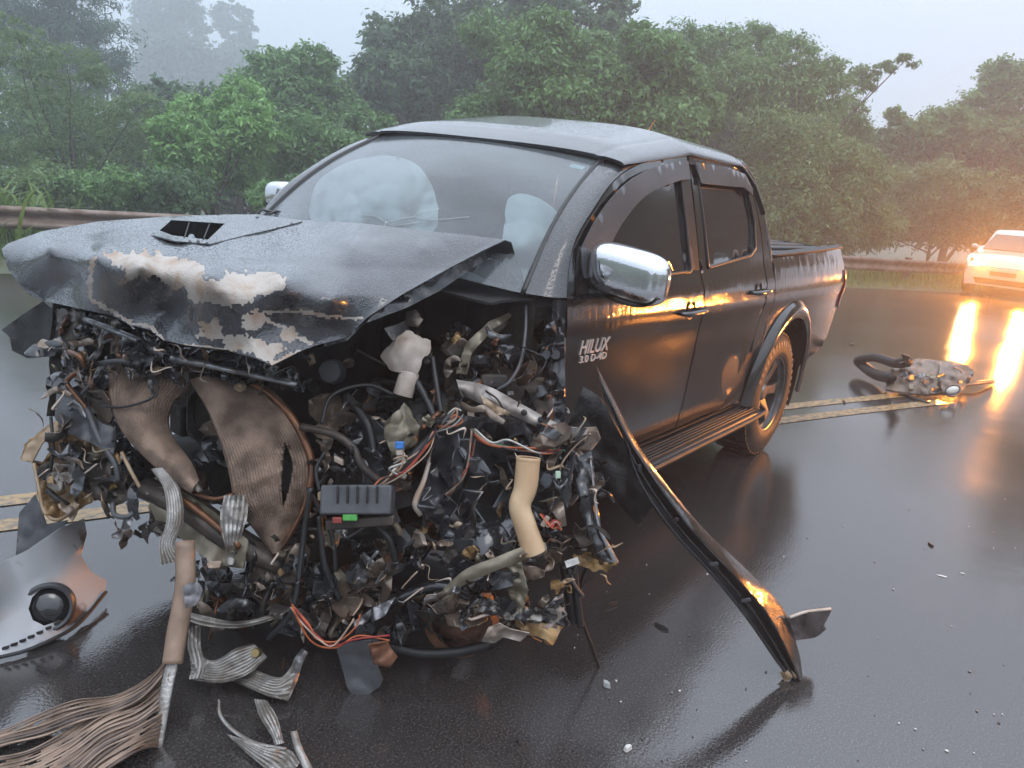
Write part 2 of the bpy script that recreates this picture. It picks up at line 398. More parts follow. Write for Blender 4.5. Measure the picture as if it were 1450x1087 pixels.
# ---------------------------------------------------------------- foliage
def leafmat(name, a, b, tr=.35):
    m = bpy.data.materials.new(name); m.use_nodes = True; n = m.node_tree; n.nodes.clear(); L = n.links.new
    out = n.nodes.new('ShaderNodeOutputMaterial'); at = n.nodes.new('ShaderNodeAttribute'); at.attribute_name = 'tint'
    mx = n.nodes.new('ShaderNodeMixRGB'); mx.inputs[1].default_value = (*a, 1); mx.inputs[2].default_value = (*b, 1); L(at.outputs['Fac'], mx.inputs[0])
    d = n.nodes.new('ShaderNodeBsdfPrincipled'); d.inputs['Roughness'].default_value = .45; d.inputs['Specular IOR Level'].default_value = .35; L(mx.outputs[0], d.inputs['Base Color'])
    t = n.nodes.new('ShaderNodeBsdfTranslucent'); L(mx.outputs[0], t.inputs[0])
    s = n.nodes.new('ShaderNodeMixShader'); s.inputs[0].default_value = tr; L(d.outputs[0], s.inputs[1]); L(t.outputs[0], s.inputs[2]); L(s.outputs[0], out.inputs[0])
    return m
LM = {'dark': leafmat('leaf_dark', (0.050, 0.112, 0.046), (0.100, 0.195, 0.070)), 'mid': leafmat('leaf_mid', (0.088, 0.188, 0.061), (0.188, 0.345, 0.108)),
      'bright': leafmat('leaf_bright', (0.138, 0.285, 0.081), (0.275, 0.495, 0.149)), 'olive': leafmat('leaf_olive', (0.106, 0.188, 0.068), (0.206, 0.307, 0.115)),
      'pine': leafmat('leaf_pine', (0.040, 0.090, 0.054), (0.075, 0.143, 0.078)), 'grass': leafmat('leaf_grass', (.10, .18, .035), (.20, .30, .07)),
      'dry': leafmat('leaf_dry', (.10, .10, .045), (.17, .16, .08))}
BARK = M('bark', (.045, .037, .03), (.085, .07, .058), 12, .85, 0, .6, 30)
def bulk(name, V, nq, tint, mat, parent):
    """V: (n*4,3) array of leaf quads"""
    me = bpy.data.meshes.new(name); n = len(V)//4
    me.vertices.add(n*4); me.vertices.foreach_set('co', np.ascontiguousarray(V, np.float32).ravel())
    me.loops.add(n*4); me.loops.foreach_set('vertex_index', np.arange(n*4, dtype=np.int32))
    me.polygons.add(n); me.polygons.foreach_set('loop_start', np.arange(0, n*4, 4, dtype=np.int32))
    try: me.polygons.foreach_set('loop_total', np.full(n, 4, np.int32))
    except Exception: pass
    a = me.attributes.new('tint', 'FLOAT', 'FACE'); a.data.foreach_set('value', np.asarray(tint, np.float32))
    me.update(calc_edges=True); me.materials.append(mat)
    ob = bpy.data.objects.new(name, me); COL.objects.link(ob); adopt(ob, parent); return ob
def leaf_quads(c, nrm, ax, ln, wd):
    ax = ax - nrm*(ax*nrm).sum(1)[:, None]; ax /= np.linalg.norm(ax, axis=1)[:, None] + 1e-9; sd = np.cross(nrm, ax)
    l = (ax*ln[:, None]); s = sd*wd[:, None]
    return np.stack([c - l*.5, c + s*.5 - l*.05, c + l*.5 - nrm*ln[:, None]*.08, c - s*.5 - l*.05], 1).reshape(-1, 3)
def crown(blobs, n, rng, size, aspect, clump, droop):
    """blobs: (centre, radius xyz). leaves sit in clumps on twigs spread through the volume"""
    vol = np.array([b[1][0]*b[1][2] for b in blobs]); vol = vol/vol.sum(); Q = []; T = []
    for (c, r), f in zip(blobs, vol):
        m = max(260, int(n*f)); K = max(8, int(m/clump))
        d = rng.normal(size=(K, 3)); d /= np.linalg.norm(d, axis=1)[:, None]
        rad = rng.uniform(.35, 1.0, K)**.55*rng.uniform(.85, 1.2, K)
        tw = np.asarray(c) + d*rad[:, None]*np.asarray(r)
        k = rng.integers(0, K, m); sg = (.10 + .12*rng.random(K))[k][:, None]
        off = rng.normal(size=(m, 3))*sg*np.asarray(r).mean()
        off[:, 2] *= .7
        p = tw[k] + off
        nr = off/(np.linalg.norm(off, axis=1)[:, None] + 1e-6)*.7 + rng.normal(size=(m, 3))*.55 + np.array([0, 0, .75]); nr /= np.linalg.norm(nr, axis=1)[:, None]
        ax = rng.normal(size=(m, 3)) + off*1.0/(np.linalg.norm(off, axis=1)[:, None] + 1e-6); ax[:, 2] -= droop
        ln = size*rng.uniform(.6, 1.4, m)
        Q.append(leaf_quads(p, nr, ax, ln, ln*aspect)); T.append(np.clip(rng.normal(.5, .22, m) + (rng.random(K)[k] - .5)*.5, 0, 1))
    return np.concatenate(Q), np.concatenate(T)
def tree(name, label, cat, blobs, D, mat, n, size=.13, aspect=.5, clump=45, droop=.3, seed=1, base=None, trunk=.14, group=None, depthr=1.0):
    rng = np.random.default_rng(seed); B = []
    for b in blobs:
        dd = D*(1 + rng.uniform(-.06, .06)); c = P(b[0], b[1], dd); s = dd/FPX
        B.append((c, (b[2]*s, (b[2] + b[3])*.5*s*depthr, b[3]*s)))
    mean = np.mean([b[0] for b in B], 0)
    if base: mean = P(base, 300, D)
    bz = gz(mean[0], mean[1]); root = np.array([mean[0], mean[1], bz])
    e = empty(name, tuple(root), label, cat, group)
    Q, T = crown(B, n, rng, size, aspect, clump, droop)
    bulk('crown', Q, len(Q)//4, T, LM[mat], e)
    if trunk:
        hi = max(b[0][2] for b in B); top = np.array([mean[0], mean[1], bz + (hi - bz)*.62]); mid = root*.5 + top*.5 + rng.normal(size=3)*[.15, .15, 0]
        V, F = sweep(catmull([root - [0, 0, .2], mid, top], 10), [trunk*.8, trunk*.55, trunk*.2], 8); mk('trunk', V, F, BARK, e)
        for i, (c, r) in enumerate(B):
            st = root + (top - root)*rng.uniform(.25, .7)
            V, F = sweep(catmull([st, (st + c)/2 + rng.normal(size=3)*.12 + [0, 0, .1], c, c + rng.normal(size=3)*np.array(r)*.5 + [0, 0, r[2]*.3]], 10), [trunk*.36, trunk*.18, trunk*.06, trunk*.02], 6)
            mk('limb', V, F, BARK, e)
    return e
tree('conifer_tree', 'tall dark conifer towering behind the pale feathery tree beside the guardrail', 'tree', [(30, 0, 90, 50), (105, 15, 60, 45), (60, 60, 90, 50), (135, 70, 50, 40), (150, 105, 36, 34), (90, 110, 70, 40), (10, 60, 60, 60)], 33, 'pine', 28900, .26, .22, 60, .5, 2, 80, .3)
tree('feathery_tree', 'pale feathery-leaved tree with thin forked trunks beyond the guardrail', 'tree', [(30, 75, 52, 26), (95, 95, 60, 26), (20, 130, 60, 30), (100, 150, 75, 30), (30, 185, 70, 34), (165, 175, 62, 26), (70, 225, 90, 32), (200, 150, 45, 18), (180, 225, 75, 34), (20, 40, 35, 16)], 17, 'olive', 25500, .10, .28, 55, .5, 3, 110, .1)
tree('misty_tree', 'broad grey-blue tree fading into the mist', 'tree', [(235, 18, 42, 26), (262, 12, 26, 22), (230, 55, 40, 34), (255, 85, 50, 34), (215, 95, 30, 30), (285, 40, 14, 14)], 105, 'pine', 15300, .75, .5, 45, .2, 4, 240, .5)
tree('misty_tree', 'slim grey-blue tree with tufted upright limbs fading into the mist', 'tree', [(320, 18, 15, 26), (347, 30, 12, 20), (335, 62, 20, 16), (352, 58, 10, 12), (330, 100, 44, 28), (300, 110, 40, 30), (355, 85, 14, 10)], 112, 'pine', 11900, .75, .5, 45, .2, 5, 330, .45)
tree('leafy_tree', 'round-topped green tree between the misty trees and the truck roof', 'tree', [(395, 100, 50, 28), (445, 95, 35, 26), (420, 140, 55, 34), (460, 150, 38, 36), (360, 130, 45, 30), (485, 185, 32, 36)], 23, 'mid', 23800, .17, .45, 50, .5, 6, 430, .14)
tree('bright_leafy_tree', 'fresh bright green tree in front of the misty trees', 'tree', [(345, 145, 40, 30), (275, 160, 34, 26), (300, 195, 44, 36), (360, 185, 40, 34), (270, 230, 46, 40), (330, 230, 44, 40), (240, 190, 24, 30)], 17, 'bright', 25500, .13, .4, 45, .5, 7, 300, .1)
tree('shaded_tree', 'dark green shrubby tree close behind the far wing mirror', 'tree', [(440, 205, 60, 44), (400, 250, 60, 40), (480, 235, 50, 50), (520, 190, 30, 40)], 19, 'mid', 20400, .14, .45, 50, .4, 8, 440, .12)
tree('broad_tree', 'big dark spreading tree standing behind the truck roof', 'tree', [(555, 60, 48, 36), (535, 110, 36, 40), (590, 110, 50, 44), (620, 30, 50, 36), (660, 80, 60, 44), (560, 160, 50, 34), (640, 140, 70, 40), (700, 10, 60, 26), (770, 0, 60, 22), (860, 8, 44, 20), (720, 60, 70, 40), (840, 40, 50, 24)], 27, 'dark', 40800, .22, .5, 50, .4, 9, 640, .3)
tree('broad_leaf_tree', 'mid-green leafy tree with drooping leaf bunches directly above the truck roof', 'tree', [(700, 50, 52, 26), (770, 50, 60, 30), (830, 75, 54, 32), (760, 105, 70, 36), (860, 125, 64, 40), (800, 155, 70, 36), (920, 130, 50, 36), (700, 165, 60, 34), (940, 180, 60, 40), (880, 185, 60, 36), (990, 160, 36, 34), (930, 75, 40, 30), (900, 55, 36, 22), (960, 120, 40, 34)], 19, 'mid', 54400, .16, .42, 40, .7, 10, 820, .2)
tree('bamboo_like_tree', 'soft feathery tree with long sprays reaching into the pale sky', 'tree', [(965, 70, 44, 34), (1020, 75, 44, 36), (1080, 70, 40, 36), (1050, 120, 64, 44), (1120, 100, 44, 44), (1000, 130, 50, 40), (1150, 150, 50, 44), (1180, 110, 26, 24), (1215, 112, 24, 16), (1248, 96, 22, 9), (1283, 84, 22, 6), (1240, 120, 20, 8), (1200, 170, 34, 40)], 24, 'mid', 44200, .17, .28, 50, .8, 11, 1090, .16)
tree('arching_shrub', 'tall arching yellow-green shrub beyond the cargo bed', 'shrub', [(1090, 200, 54, 44), (1140, 215, 54, 50), (1120, 270, 60, 50), (1180, 240, 44, 46), (1080, 270, 50, 44), (1170, 300, 60, 40), (1220, 260, 36, 50), (1100, 320, 60, 34), (1180, 335, 60, 28), (1230, 320, 50, 34)], 20, 'olive', 51000, .14, .3, 50, .8, 12, 1130, .09)
tree('roadside_tree', 'rounded dark tree rising behind the white car', 'tree', [(1425, 110, 40, 26), (1400, 150, 40, 30), (1445, 150, 40, 36), (1340, 178, 44, 26), (1290, 185, 40, 26), (1380, 195, 60, 34), (1440, 210, 50, 40), (1270, 165, 16, 12), (1300, 230, 60, 40)], 31, 'mid', 34000, .24, .4, 50, .5, 13, 1390, .22)
tree('roadside_shrub', 'drooping shrub in the amber headlight glow beside the white car', 'shrub', [(1270, 280, 60, 36), (1340, 270, 60, 40), (1410, 285, 60, 40), (1300, 320, 70, 28), (1390, 325, 70, 26), (1230, 320, 50, 30)], 26, 'olive', 27200, .18, .35, 45, .7, 14, 1330, .08)
tree('woodland_tree', 'deep green tree filling the gap behind the truck roof and the feathery tree', 'tree', [(900, 90, 60, 44), (960, 120, 60, 50), (1020, 150, 60, 50), (900, 170, 70, 50), (980, 210, 70, 50), (1060, 200, 60, 50)], 33, 'dark', 30000, .27, .5, 50, .4, 41, 960, .3)
tree('woodland_tree', 'dense dark tree behind the arching shrub and the cargo bed', 'tree', [(1100, 150, 60, 50), (1160, 200, 60, 50), (1100, 240, 70, 50), (1180, 270, 70, 50), (1230, 230, 46, 44), (1080, 300, 70, 40)], 31, 'dark', 30000, .25, .5, 50, .4, 42, 1140, .3)
tree('woodland_tree', 'dark woodland tree filling in behind the drooping glowing shrub', 'tree', [(1270, 220, 50, 34), (1330, 230, 60, 40), (1400, 240, 60, 44), (1450, 250, 50, 50), (1300, 290, 70, 40), (1400, 310, 70, 40)], 36, 'dark', 28000, .3, .5, 50, .4, 43, 1350, .3)
tree('woodland_tree', 'dark tree filling in behind the bright green tree and low shrubs', 'tree', [(230, 150, 50, 34), (300, 170, 60, 40), (380, 200, 60, 44), (460, 210, 60, 50), (220, 230, 70, 44), (330, 260, 80, 40), (440, 270, 70, 36), (510, 160, 30, 60)], 28, 'dark', 30000, .24, .5, 50, .4, 44, 350, .25)
tree('woodland_tree', 'dark tree filling in behind the pale feathery tree and tall grass', 'tree', [(20, 170, 70, 50), (90, 190, 70, 50), (160, 220, 70, 50), (30, 250, 80, 40), (130, 265, 80, 36), (220, 270, 60, 34)], 24, 'dark', 26000, .22, .5, 50, .4, 45, 90, .25)
tree('woodland_tree', 'dark tree filling in behind the big spreading tree over the roof', 'tree', [(560, 130, 60, 50), (640, 120, 70, 60), (720, 110, 70, 50), (800, 110, 70, 50), (870, 90, 60, 44), (600, 180, 80, 40), (760, 180, 90, 40)], 35, 'dark', 30000, .28, .5, 50, .4, 46, 700, .3)
for i, (px, py, rx, ry, dd, mt, lb) in enumerate([
    (50, 268, 70, 26, 14.5, 'olive', 'low olive shrub behind the tall grass at the guardrail'),
    (150, 272, 70, 26, 14, 'mid', 'low thicket shrub under the feathery tree'),
    (245, 275, 60, 26, 14.5, 'dark', 'low dark shrub at the foot of the bright green tree'),
    (400, 282, 46, 22, 14, 'mid', 'low leafy shrub beside the far wing mirror'),
    (480, 275, 60, 30, 16, 'dark', 'low dark shrub seen past the windshield pillar')]):
    tree('thicket_shrub', lb, 'shrub', [(px, py, rx, ry), (px + 22, py - 12, rx*.6, ry*.8), (px - 24, py - 6, rx*.6, ry*.8)], dd, mt, 6000, .1, .4, 40, .4, 30 + i, None, .03)
# the tree wall runs on round the bend past the white car (seen only mirrored in the truck's flank)
def copy_kids(a, b):
    for ch in a.children:
        c = ch.copy(); COL.objects.link(c); c.parent = b; c.matrix_parent_inverse = ch.matrix_parent_inverse.copy()
src = [ob for ob in COL.objects if ob.parent is None and ob.name.split('.')[0] in ('roadside_tree', 'woodland_tree') and ob.location.x < -14]
for k, (az, r_) in enumerate([(174, 31), (167, 34), (161, 30), (155, 33), (149, 29), (143, 31), (170, 42), (158, 42), (147, 40)]):
    a = src[k % len(src)]; c = a.copy(); COL.objects.link(c)
    x, y = CAM[0] + r_*cos(radians(az)), CAM[1] + r_*sin(radians(az)); c.location = (x, y, -.5); c.rotation_euler = (0, 0, k*1.3); c.scale = (1.15, 1.15, 1.25)
    tag(c, 'tall roadside tree round the bend, mirrored darkly in the truck doors', 'tree', 'trees round the bend'); copy_kids(a, c)
HILLM = leafmat('wooded_hillside', (.035, .055, .03), (.05, .08, .04), 0)
hv = []
for i in range(61):
    for j in range(9):
        px = -200 + i*32; c = P(px, 300, 150 + j*10); h = 19*sin(pi*min(1, j/8))*(.55 + .45*noise.noise(Vector((i*.16, 3, 0)))) + 2.5*noise.noise(Vector((i*1.3, j*.9, 5)))
        hv.append((c[0], c[1], -2 + max(0, h)))
tag(mk('hill', hv, [(i*9 + j, (i + 1)*9 + j, (i + 1)*9 + j + 1, i*9 + j + 1) for i in range(60) for j in range(8)], HILLM), kind='structure')

hv = []
for i in range(61):                                      # wooded ridge on the other side of the road, mirrored in glass and chrome
    for j in range(7):
        a = radians(-60 + i*3.35); r_ = 19 + 10*max(0, (i - 48)/12) + j*5; h = 9.5*sin(pi*min(1, j/6))*(.75 + .5*noise.noise(Vector((i*.14, 8, 0)))) + .9*noise.noise(Vector((i*1.1, j*.9, 15)))
        hv.append((4 + r_*cos(a), 4 + r_*sin(a), -1 + max(0, h)))
tag(mk('hill', hv, [(i*7 + j, i*7 + j + 1, (i + 1)*7 + j + 1, (i + 1)*7 + j) for i in range(60) for j in range(6)], HILLM), kind='structure')

# ---------------------------------------------------------------- grass
def blades(name, roots, hts, mat, parent, seed, wd=.012, lean=.5):
    rng = np.random.default_rng(seed); n = len(roots); roots = np.asarray(roots, float)
    a = rng.uniform(0, 2*pi, n); dr = np.stack([np.cos(a), np.sin(a), np.zeros(n)], 1); sd = np.stack([-np.sin(a), np.cos(a), np.zeros(n)], 1)
    ln = lean*rng.uniform(.3, 1.4, n); h = np.asarray(hts); Q = []
    pr = None; ts = [0, .35, .7, 1.0]
    cen = [roots + np.array([0, 0, 1.0])*(h*(t - .45*ln*t**3))[:, None] + dr*(h*ln*t**2)[:, None] for t in ts]
    wds = [wd, wd*.9, wd*.6, wd*.05]
    for i in range(3):
        l = h[:, None]*0 + sd; w0 = (wds[i]*(.6 + h))[:, None]; w1 = (wds[i + 1]*(.6 + h))[:, None]
        Q.append(np.stack([cen[i] - l*w0, cen[i] + l*w0, cen[i + 1] + l*w1, cen[i + 1] - l*w1], 1))
    T = np.tile(rng.random(n), 3); V = np.concatenate(Q).reshape(-1, 3)
    return bulk(name, V, len(V)//4, T, mat, parent)
rng = np.random.default_rng(5); R = []; H = []
for _ in range(26000):
    sv = rng.uniform(10, 46); p, nr = rail_at(sv); o = rng.uniform(-3.5, 1.2); q = p + nr*o
    nn = noise.noise(Vector((q[0]*.9, q[1]*.9, 2)))
    R.append((q[0], q[1], gz(q[0], q[1]))); H.append(max(.05, (.16 if o > .1 else .34)*(1 + .9*nn)*rng.uniform(.5, 1.4)))
tag(blades('grass', R, H, LM['grass'], None, 6, .008), 'wet green grass covering the verge on both sides of the guardrail', 'grass', kind='stuff')
for k, (px, py, D, nb, ht, sp, lb) in enumerate([(8, 296, 11.4, 260, 1.05, .35, 'tall clump of arching grass standing behind the guardrail'),
                                            (318, 312, 10.9, 240, .62, .42, 'bushy clump of broad grass blades beside the far wing mirror')]):
    c = P(px, py, D); e = empty('grass_clump', (c[0], c[1], gz(c[0], c[1])), lb, 'grass clump')
    R = [(c[0] + rng.normal()*sp, c[1] + rng.normal()*sp, gz(c[0], c[1])) for _ in range(nb)]; z0 = gz(c[0], c[1])
    blades('leaf_blades', R, ht*rng.uniform(.6, 1.3, nb) - z0*.6, LM['grass'], e, 8 + k, .016, .75)
# ================================================================ the pickup truck
truck = empty('pickup_truck', (1.2, 0, 0), 'black double-cab pickup truck with its whole front end smashed open', 'pickup truck')
def YS(x, z):
    z = min(max(z, .15), 1.8)
    if z < 1.09: y = .878 - .2*max(0, .62 - z)**2 - .015*((z - .95)/.5)**2
    else:
        t = (z - 1.09)/.58; y = .8766 - .012*min(1, t*6) - .165*t - .035*t*t
    if x > 1.4: y -= .03*((x - 1.4)/1.1)**2
    if x < .5: y -= .06*((.5 - x)/1.76)**2
    y += .012*math.exp(-((z - 1.0)/.05)**2)                 # shoulder crease
    return y
def sidept(px, py):
    oo = w2t(CAM); dd = ray(px, py) @ TR; y = .86
    for _ in range(30):
        p = oo + dd*((y - oo[1])/dd[1]); y = YS(p[0], p[2])
    return p
def side_panel(name, outline, mat, parent, off=0.0, thick=.012, holes=(), step=.05, sgn=1, fn=None, push=None):
    vv, ff = tri2d(outline, holes, step)
    V = [t2w((a, sgn*((fn or YS)(a, b) + off + (push(a, b) if push else 0)), b)) for a, b in vv]
    if sgn > 0: ff = ff[:, ::-1]
    return mk(name, V, ff, mat, parent, True, thick, off=-1)
TINT = M('tinted_glass', (.022, .021, .022), None, rough=.10, spec=1.0, drops=.05, bump=.03, bscale=30, stretch=(1, 1, .1))
TRIM = M('black_trim', (.012, .012, .013), (.02, .02, .02), 20, .35, 0, .1, 60)
VIS = M('smoked_visor', (.05, .052, .057), (.07, .07, .075), 5, .3, 0, drops=.25, coat=.4)
AL = [tuple(q) for q in catmull([(2.495, 1.1), (2.41, 1.27), (2.27, 1.385), (2.09, 1.50), (1.88, 1.575), (1.6, 1.628), (1.415, 1.648)], 36)]
FD = [(2.43, .44), (2.465, .7), (2.495, 1.0)] + AL + [(1.435, 1.16), (1.415, .9), (1.405, .44)]
FW = [(2.36, 1.145), (2.26, 1.28), (2.10, 1.40), (1.9, 1.495), (1.7, 1.55), (1.52, 1.575), (1.53, 1.175)]
RD = [(1.393, .44), (1.403, .9), (1.423, 1.16), (1.403, 1.65), (1.0, 1.66), (.76, 1.645), (.645, 1.57), (.59, 1.35), (.59, 1.15), (.60, .95), (.62, .8), (.70, .6), (.80, .44)]
RW = [(1.335, 1.185), (1.335, 1.575), (.80, 1.59), (.715, 1.545), (.675, 1.40), (.70, 1.27), (.78, 1.235)]
CABO = [(2.52, .40), (2.53, 1.10), (2.43, 1.28), (2.28, 1.40), (2.10, 1.52), (1.9, 1.60), (1.4, 1.685), (.75, 1.69), (.60, 1.60), (.50, 1.38), (.47, 1.2), (.47, .5), (.55, .40)]
def dent(x, z):
    return -.035*math.exp(-((x - .80)/.10)**2 - ((z - .62)/.09)**2) - .012*math.exp(-((x - 1.0)/.25)**2 - ((z - .72)/.15)**2) + .004*noise.noise(Vector((x*3, z*3, 0)))
for sgn in (1, -1):
    side_panel('body_side', CABO, PAINT, truck, -.016, .02, [[(2.34, 1.16), (2.24, 1.29), (1.9, 1.48), (1.55, 1.56), (1.55, 1.19)], [(1.32, 1.20), (1.32, 1.56), (.80, 1.57), (.70, 1.4), (.78, 1.25)]], .08, sgn)
    for nm, ol, wn, hx, hz in (('front_door', FD, FW, 1.56, 1.005), ('rear_door', RD, RW, .72, 1.055)):
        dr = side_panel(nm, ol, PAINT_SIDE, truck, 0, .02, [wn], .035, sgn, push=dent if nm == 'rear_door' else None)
        side_panel('window_glass', [(1.0*a + 0*b, b) for a, b in wn], TINT, dr, -.014, .004, (), .06, sgn)
        if sgn > 0:
            # rubber channel round the glass
            pth = [t2w((a, YS(a, b) + .001, b)) for a, b in dens(wn + [wn[0]], .06, False)]
            tube('window_seal', pth, .007, TRIM, dr, len(pth)*3, 6)
            # door handle with its finger cup
            y = YS(hx, hz)
            lathe('handle_cup', [(0, -.012), (.03, -.010), (.036, .001), (.04, .002)], t2w((hx + .0, y, hz + .01)), TR[:, 1], TRIM, dr, 20)
            tube('handle', [t2w((hx + q, y + w_, hz + .002 + v)) for q, w_, v in ((.11, .002, .0), (.08, .028, .002), (0, .034, .004), (-.08, .03, .006), (-.105, .004, .006))], [.012, .016, .017, .016, .012], GLOSSBLK, dr, 16, 10, .75)
            lathe('lock', [(0, .008), (.010, .008), (.013, 0)], t2w((hx - .125, y, hz + .004)), TR[:, 1], STEEL, dr, 14)
    side_panel('pillar_trim', [(1.52, 1.18), (1.51, 1.58), (1.425, 1.60), (1.437, 1.18)], TRIM, truck, .002, .006, (), .06, sgn)
    # rain visors over the windows
    VF = [(2.40, 1.17)] + [tuple(q) for q in catmull([(2.395, 1.265), (2.27, 1.37), (2.09, 1.475), (1.88, 1.552), (1.6, 1.61), (1.45, 1.628)], 26)] + [tuple(q) for q in catmull([(1.455, 1.555), (1.6, 1.535), (1.86, 1.475), (2.03, 1.40), (2.18, 1.30), (2.30, 1.17)], 24)]
    VR = [(1.375, 1.63), (1.0, 1.64), (.76, 1.625), (.68, 1.56), (.69, 1.53), (.80, 1.56), (1.345, 1.545)]
    for vo in (VF, VR): side_panel('rain_visor', vo, VIS, truck, .02, .006, (), .03, sgn)
    # rear corner of the cab
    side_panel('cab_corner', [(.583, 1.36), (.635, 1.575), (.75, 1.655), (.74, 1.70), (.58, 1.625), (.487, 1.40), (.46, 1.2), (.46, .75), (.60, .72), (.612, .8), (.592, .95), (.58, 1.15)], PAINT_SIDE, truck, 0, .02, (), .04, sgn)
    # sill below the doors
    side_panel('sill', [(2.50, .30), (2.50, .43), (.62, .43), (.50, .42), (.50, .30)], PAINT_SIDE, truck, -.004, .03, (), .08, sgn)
for sgn in (1, -1): tube('cab_edge', [t2w((a, sgn*(YS(a, b) - .016), b)) for a, b in ((.80, 1.672), (.70, 1.668), (.60, 1.618), (.535, 1.52), (.492, 1.40), (.466, 1.2), (.462, .9), (.464, .6))], .019, PAINT, truck, 50, 10)
# roof ------------------------------------------------------------------
def edge_z(x): return float(np.interp(x, [.50, .60, .75, 1.4, 1.9, 2.0, 2.06], [1.44, 1.605, 1.69, 1.688, 1.612, 1.578, 1.552]))
def roof_fn(u, v):
    x0 = .52 + v*1.50; yy = sin((u*2 - 1)*pi/2)
    x = x0 + .05*(1 - yy*yy)*v**3 - .05*(1 - yy*yy)*(1 - v)**4
    zl = edge_z(x0) - .034*min(1, (1 - v)*8 + .35); ye = YS(x0, zl) + .001
    t = abs(yy); cr = float(np.interp(x0, [.5, .62, .8, 1.4, 1.85, 2.02], [.03, .045, .055, .062, .045, .024])) + edge_z(x0) - zl
    z = zl + cr*max(0, 1 - t**3.4)**.62
    z -= .005*math.exp(-((t - .86)/.012)**2)          # drip channel
    return t2w((x, yy*ye, z))
grid('roof', roof_fn, 81, 50, PAINT, truck, .012, off=-1)
# rear wall of the cab with its window
side_rear = [(-.78, .5), (.78, .5), (.80, 1.15), (.66, 1.62), (-.66, 1.62), (-.80, 1.15)]
vv, ff = tri2d(side_rear, [[(-.60, 1.2), (.60, 1.2), (.54, 1.55), (-.54, 1.55)]], .12)
mk('cab_rear_wall', [t2w((.50 + (.10*max(0, b - 1.2)/.42), a, b)) for a, b in vv], ff, PAINT, truck, True, .015)
vv, ff = tri2d([(-.59, 1.21), (.59, 1.21), (.53, 1.54), (-.53, 1.54)], [], .2); mk('rear_window', [t2w((.505 + (.10*max(0, b - 1.2)/.42), a, b)) for a, b in vv], ff, TINT, truck, True, .004)
# windshield ------------------------------------------------------------------
def ws_fn(u, v):
    yy = u*2 - 1
    top = np.array([2.005 + .05*(1 - yy*yy), yy*.60, 1.575 + .024*(1 - abs(yy)**2.4)]); bot = np.array([2.60 + .20*(1 - yy*yy), yy*.735, 1.105 + .035*(1 - yy*yy)])
    p = bot + (top - bot)*v; p[0] += .035*sin(pi*v); p[2] += .035*sin(pi*v); return t2w(p)
def glass():
    m = bpy.data.materials.new('misted_windshield'); m.use_nodes = True; n = m.node_tree; n.nodes.clear(); L = n.links.new
    out = n.nodes.new('ShaderNodeOutputMaterial'); t = n.nodes.new('ShaderNodeBsdfTransparent'); t.inputs[0].default_value = (.80, .88, .90, 1)
    d = n.nodes.new('ShaderNodeBsdfDiffuse'); d.inputs[0].default_value = (.55, .62, .66, 1)           # breath-like condensation on the pane
    g = n.nodes.new('ShaderNodeBsdfGlossy'); g.inputs['Roughness'].default_value = .09; g.inputs[0].default_value = (1, 1, 1, 1)
    nz = n.nodes.new('ShaderNodeTexNoise'); nz.inputs['Scale'].default_value = 120; b = n.nodes.new('ShaderNodeBump'); b.inputs['Strength'].default_value = .12; b.inputs['Distance'].default_value = .003
    L(nz.outputs[0], b.inputs['Height']); L(b.outputs[0], g.inputs['Normal'])
    fr = n.nodes.new('ShaderNodeFresnel'); fr.inputs[0].default_value = 1.55
    n2 = n.nodes.new('ShaderNodeTexNoise'); n2.inputs['Scale'].default_value = 2.5; mr = n.nodes.new('ShaderNodeMapRange'); mr.inputs[1].default_value = .3; mr.inputs[2].default_value = .7; mr.inputs[3].default_value = .10; mr.inputs[4].default_value = .24; L(n2.outputs[0], mr.inputs[0])
    a = n.nodes.new('ShaderNodeMixShader'); L(mr.outputs[0], a.inputs[0]); L(t.outputs[0], a.inputs[1]); L(d.outputs[0], a.inputs[2])
    c = n.nodes.new('ShaderNodeMixShader'); L(fr.outputs[0], c.inputs[0]); L(a.outputs[0], c.inputs[1]); L(g.outputs[0], c.inputs[2]); L(c.outputs[0], out.inputs[0])
    return m
GLS = glass()
ws = grid('windshield', ws_fn, 33, 21, GLS, truck)
tube('windshield_seal', [ws_fn(*q) for q in [(0, k/14) for k in range(15)] + [(k/20, 1) for k in range(1, 21)] + [(1, 1 - k/14) for k in range(1, 15)]], .011, TRIM, ws, 120, 8)
CRK = plain('crack_white', (.8, .82, .82), .4)
for q in ([(.60, .20), (.66, .26), (.72, .27), (.80, .33)], [(.60, .20), (.63, .19), (.69, .24)], [(.60, .20), (.55, .22), (.50, .21)], [(.60, .20), (.62, .14), (.66, .10)], [(.66, .26), (.67, .30), (.71, .34)]):
    tube('glass_crack', [ws_fn(a, b) + TR @ np.array([.003, 0, .003]) for a, b in q], 0.0006, CRK, ws, 14, 4)
STK = plain('pale_blue_sticker', (.35, .62, .66), .4)
def stk_fn(u, v): return ws_fn(.925 + u*.045, .868 + v*.035) + TR @ np.array([-.004, 0, -.004])
grid('sticker', stk_fn, 4, 3, STK, ws)
WHT = plain('white_print', (.75, .78, .78), .5)
# windshield pillars
for sgn in (1, -1):
    def pil(u, v, s=sgn):
        a = (w2t(ws_fn(1 if s > 0 else 0, v))); xe = a[0] - .02; zz = a[2]
        xo = float(np.interp(zz, [q[1] for q in AL], [q[0] for q in AL])) + .005; yo = YS(xo, zz) - .003
        b = np.array([xo, s*yo, zz + .0]); p = a + (b - a)*u; p[1] += s*.02*sin(pi*u); p[0] += .015*sin(pi*u); return t2w(p)
    grid('windshield_pillar', pil, 8, 16, PAINT, truck, .01)
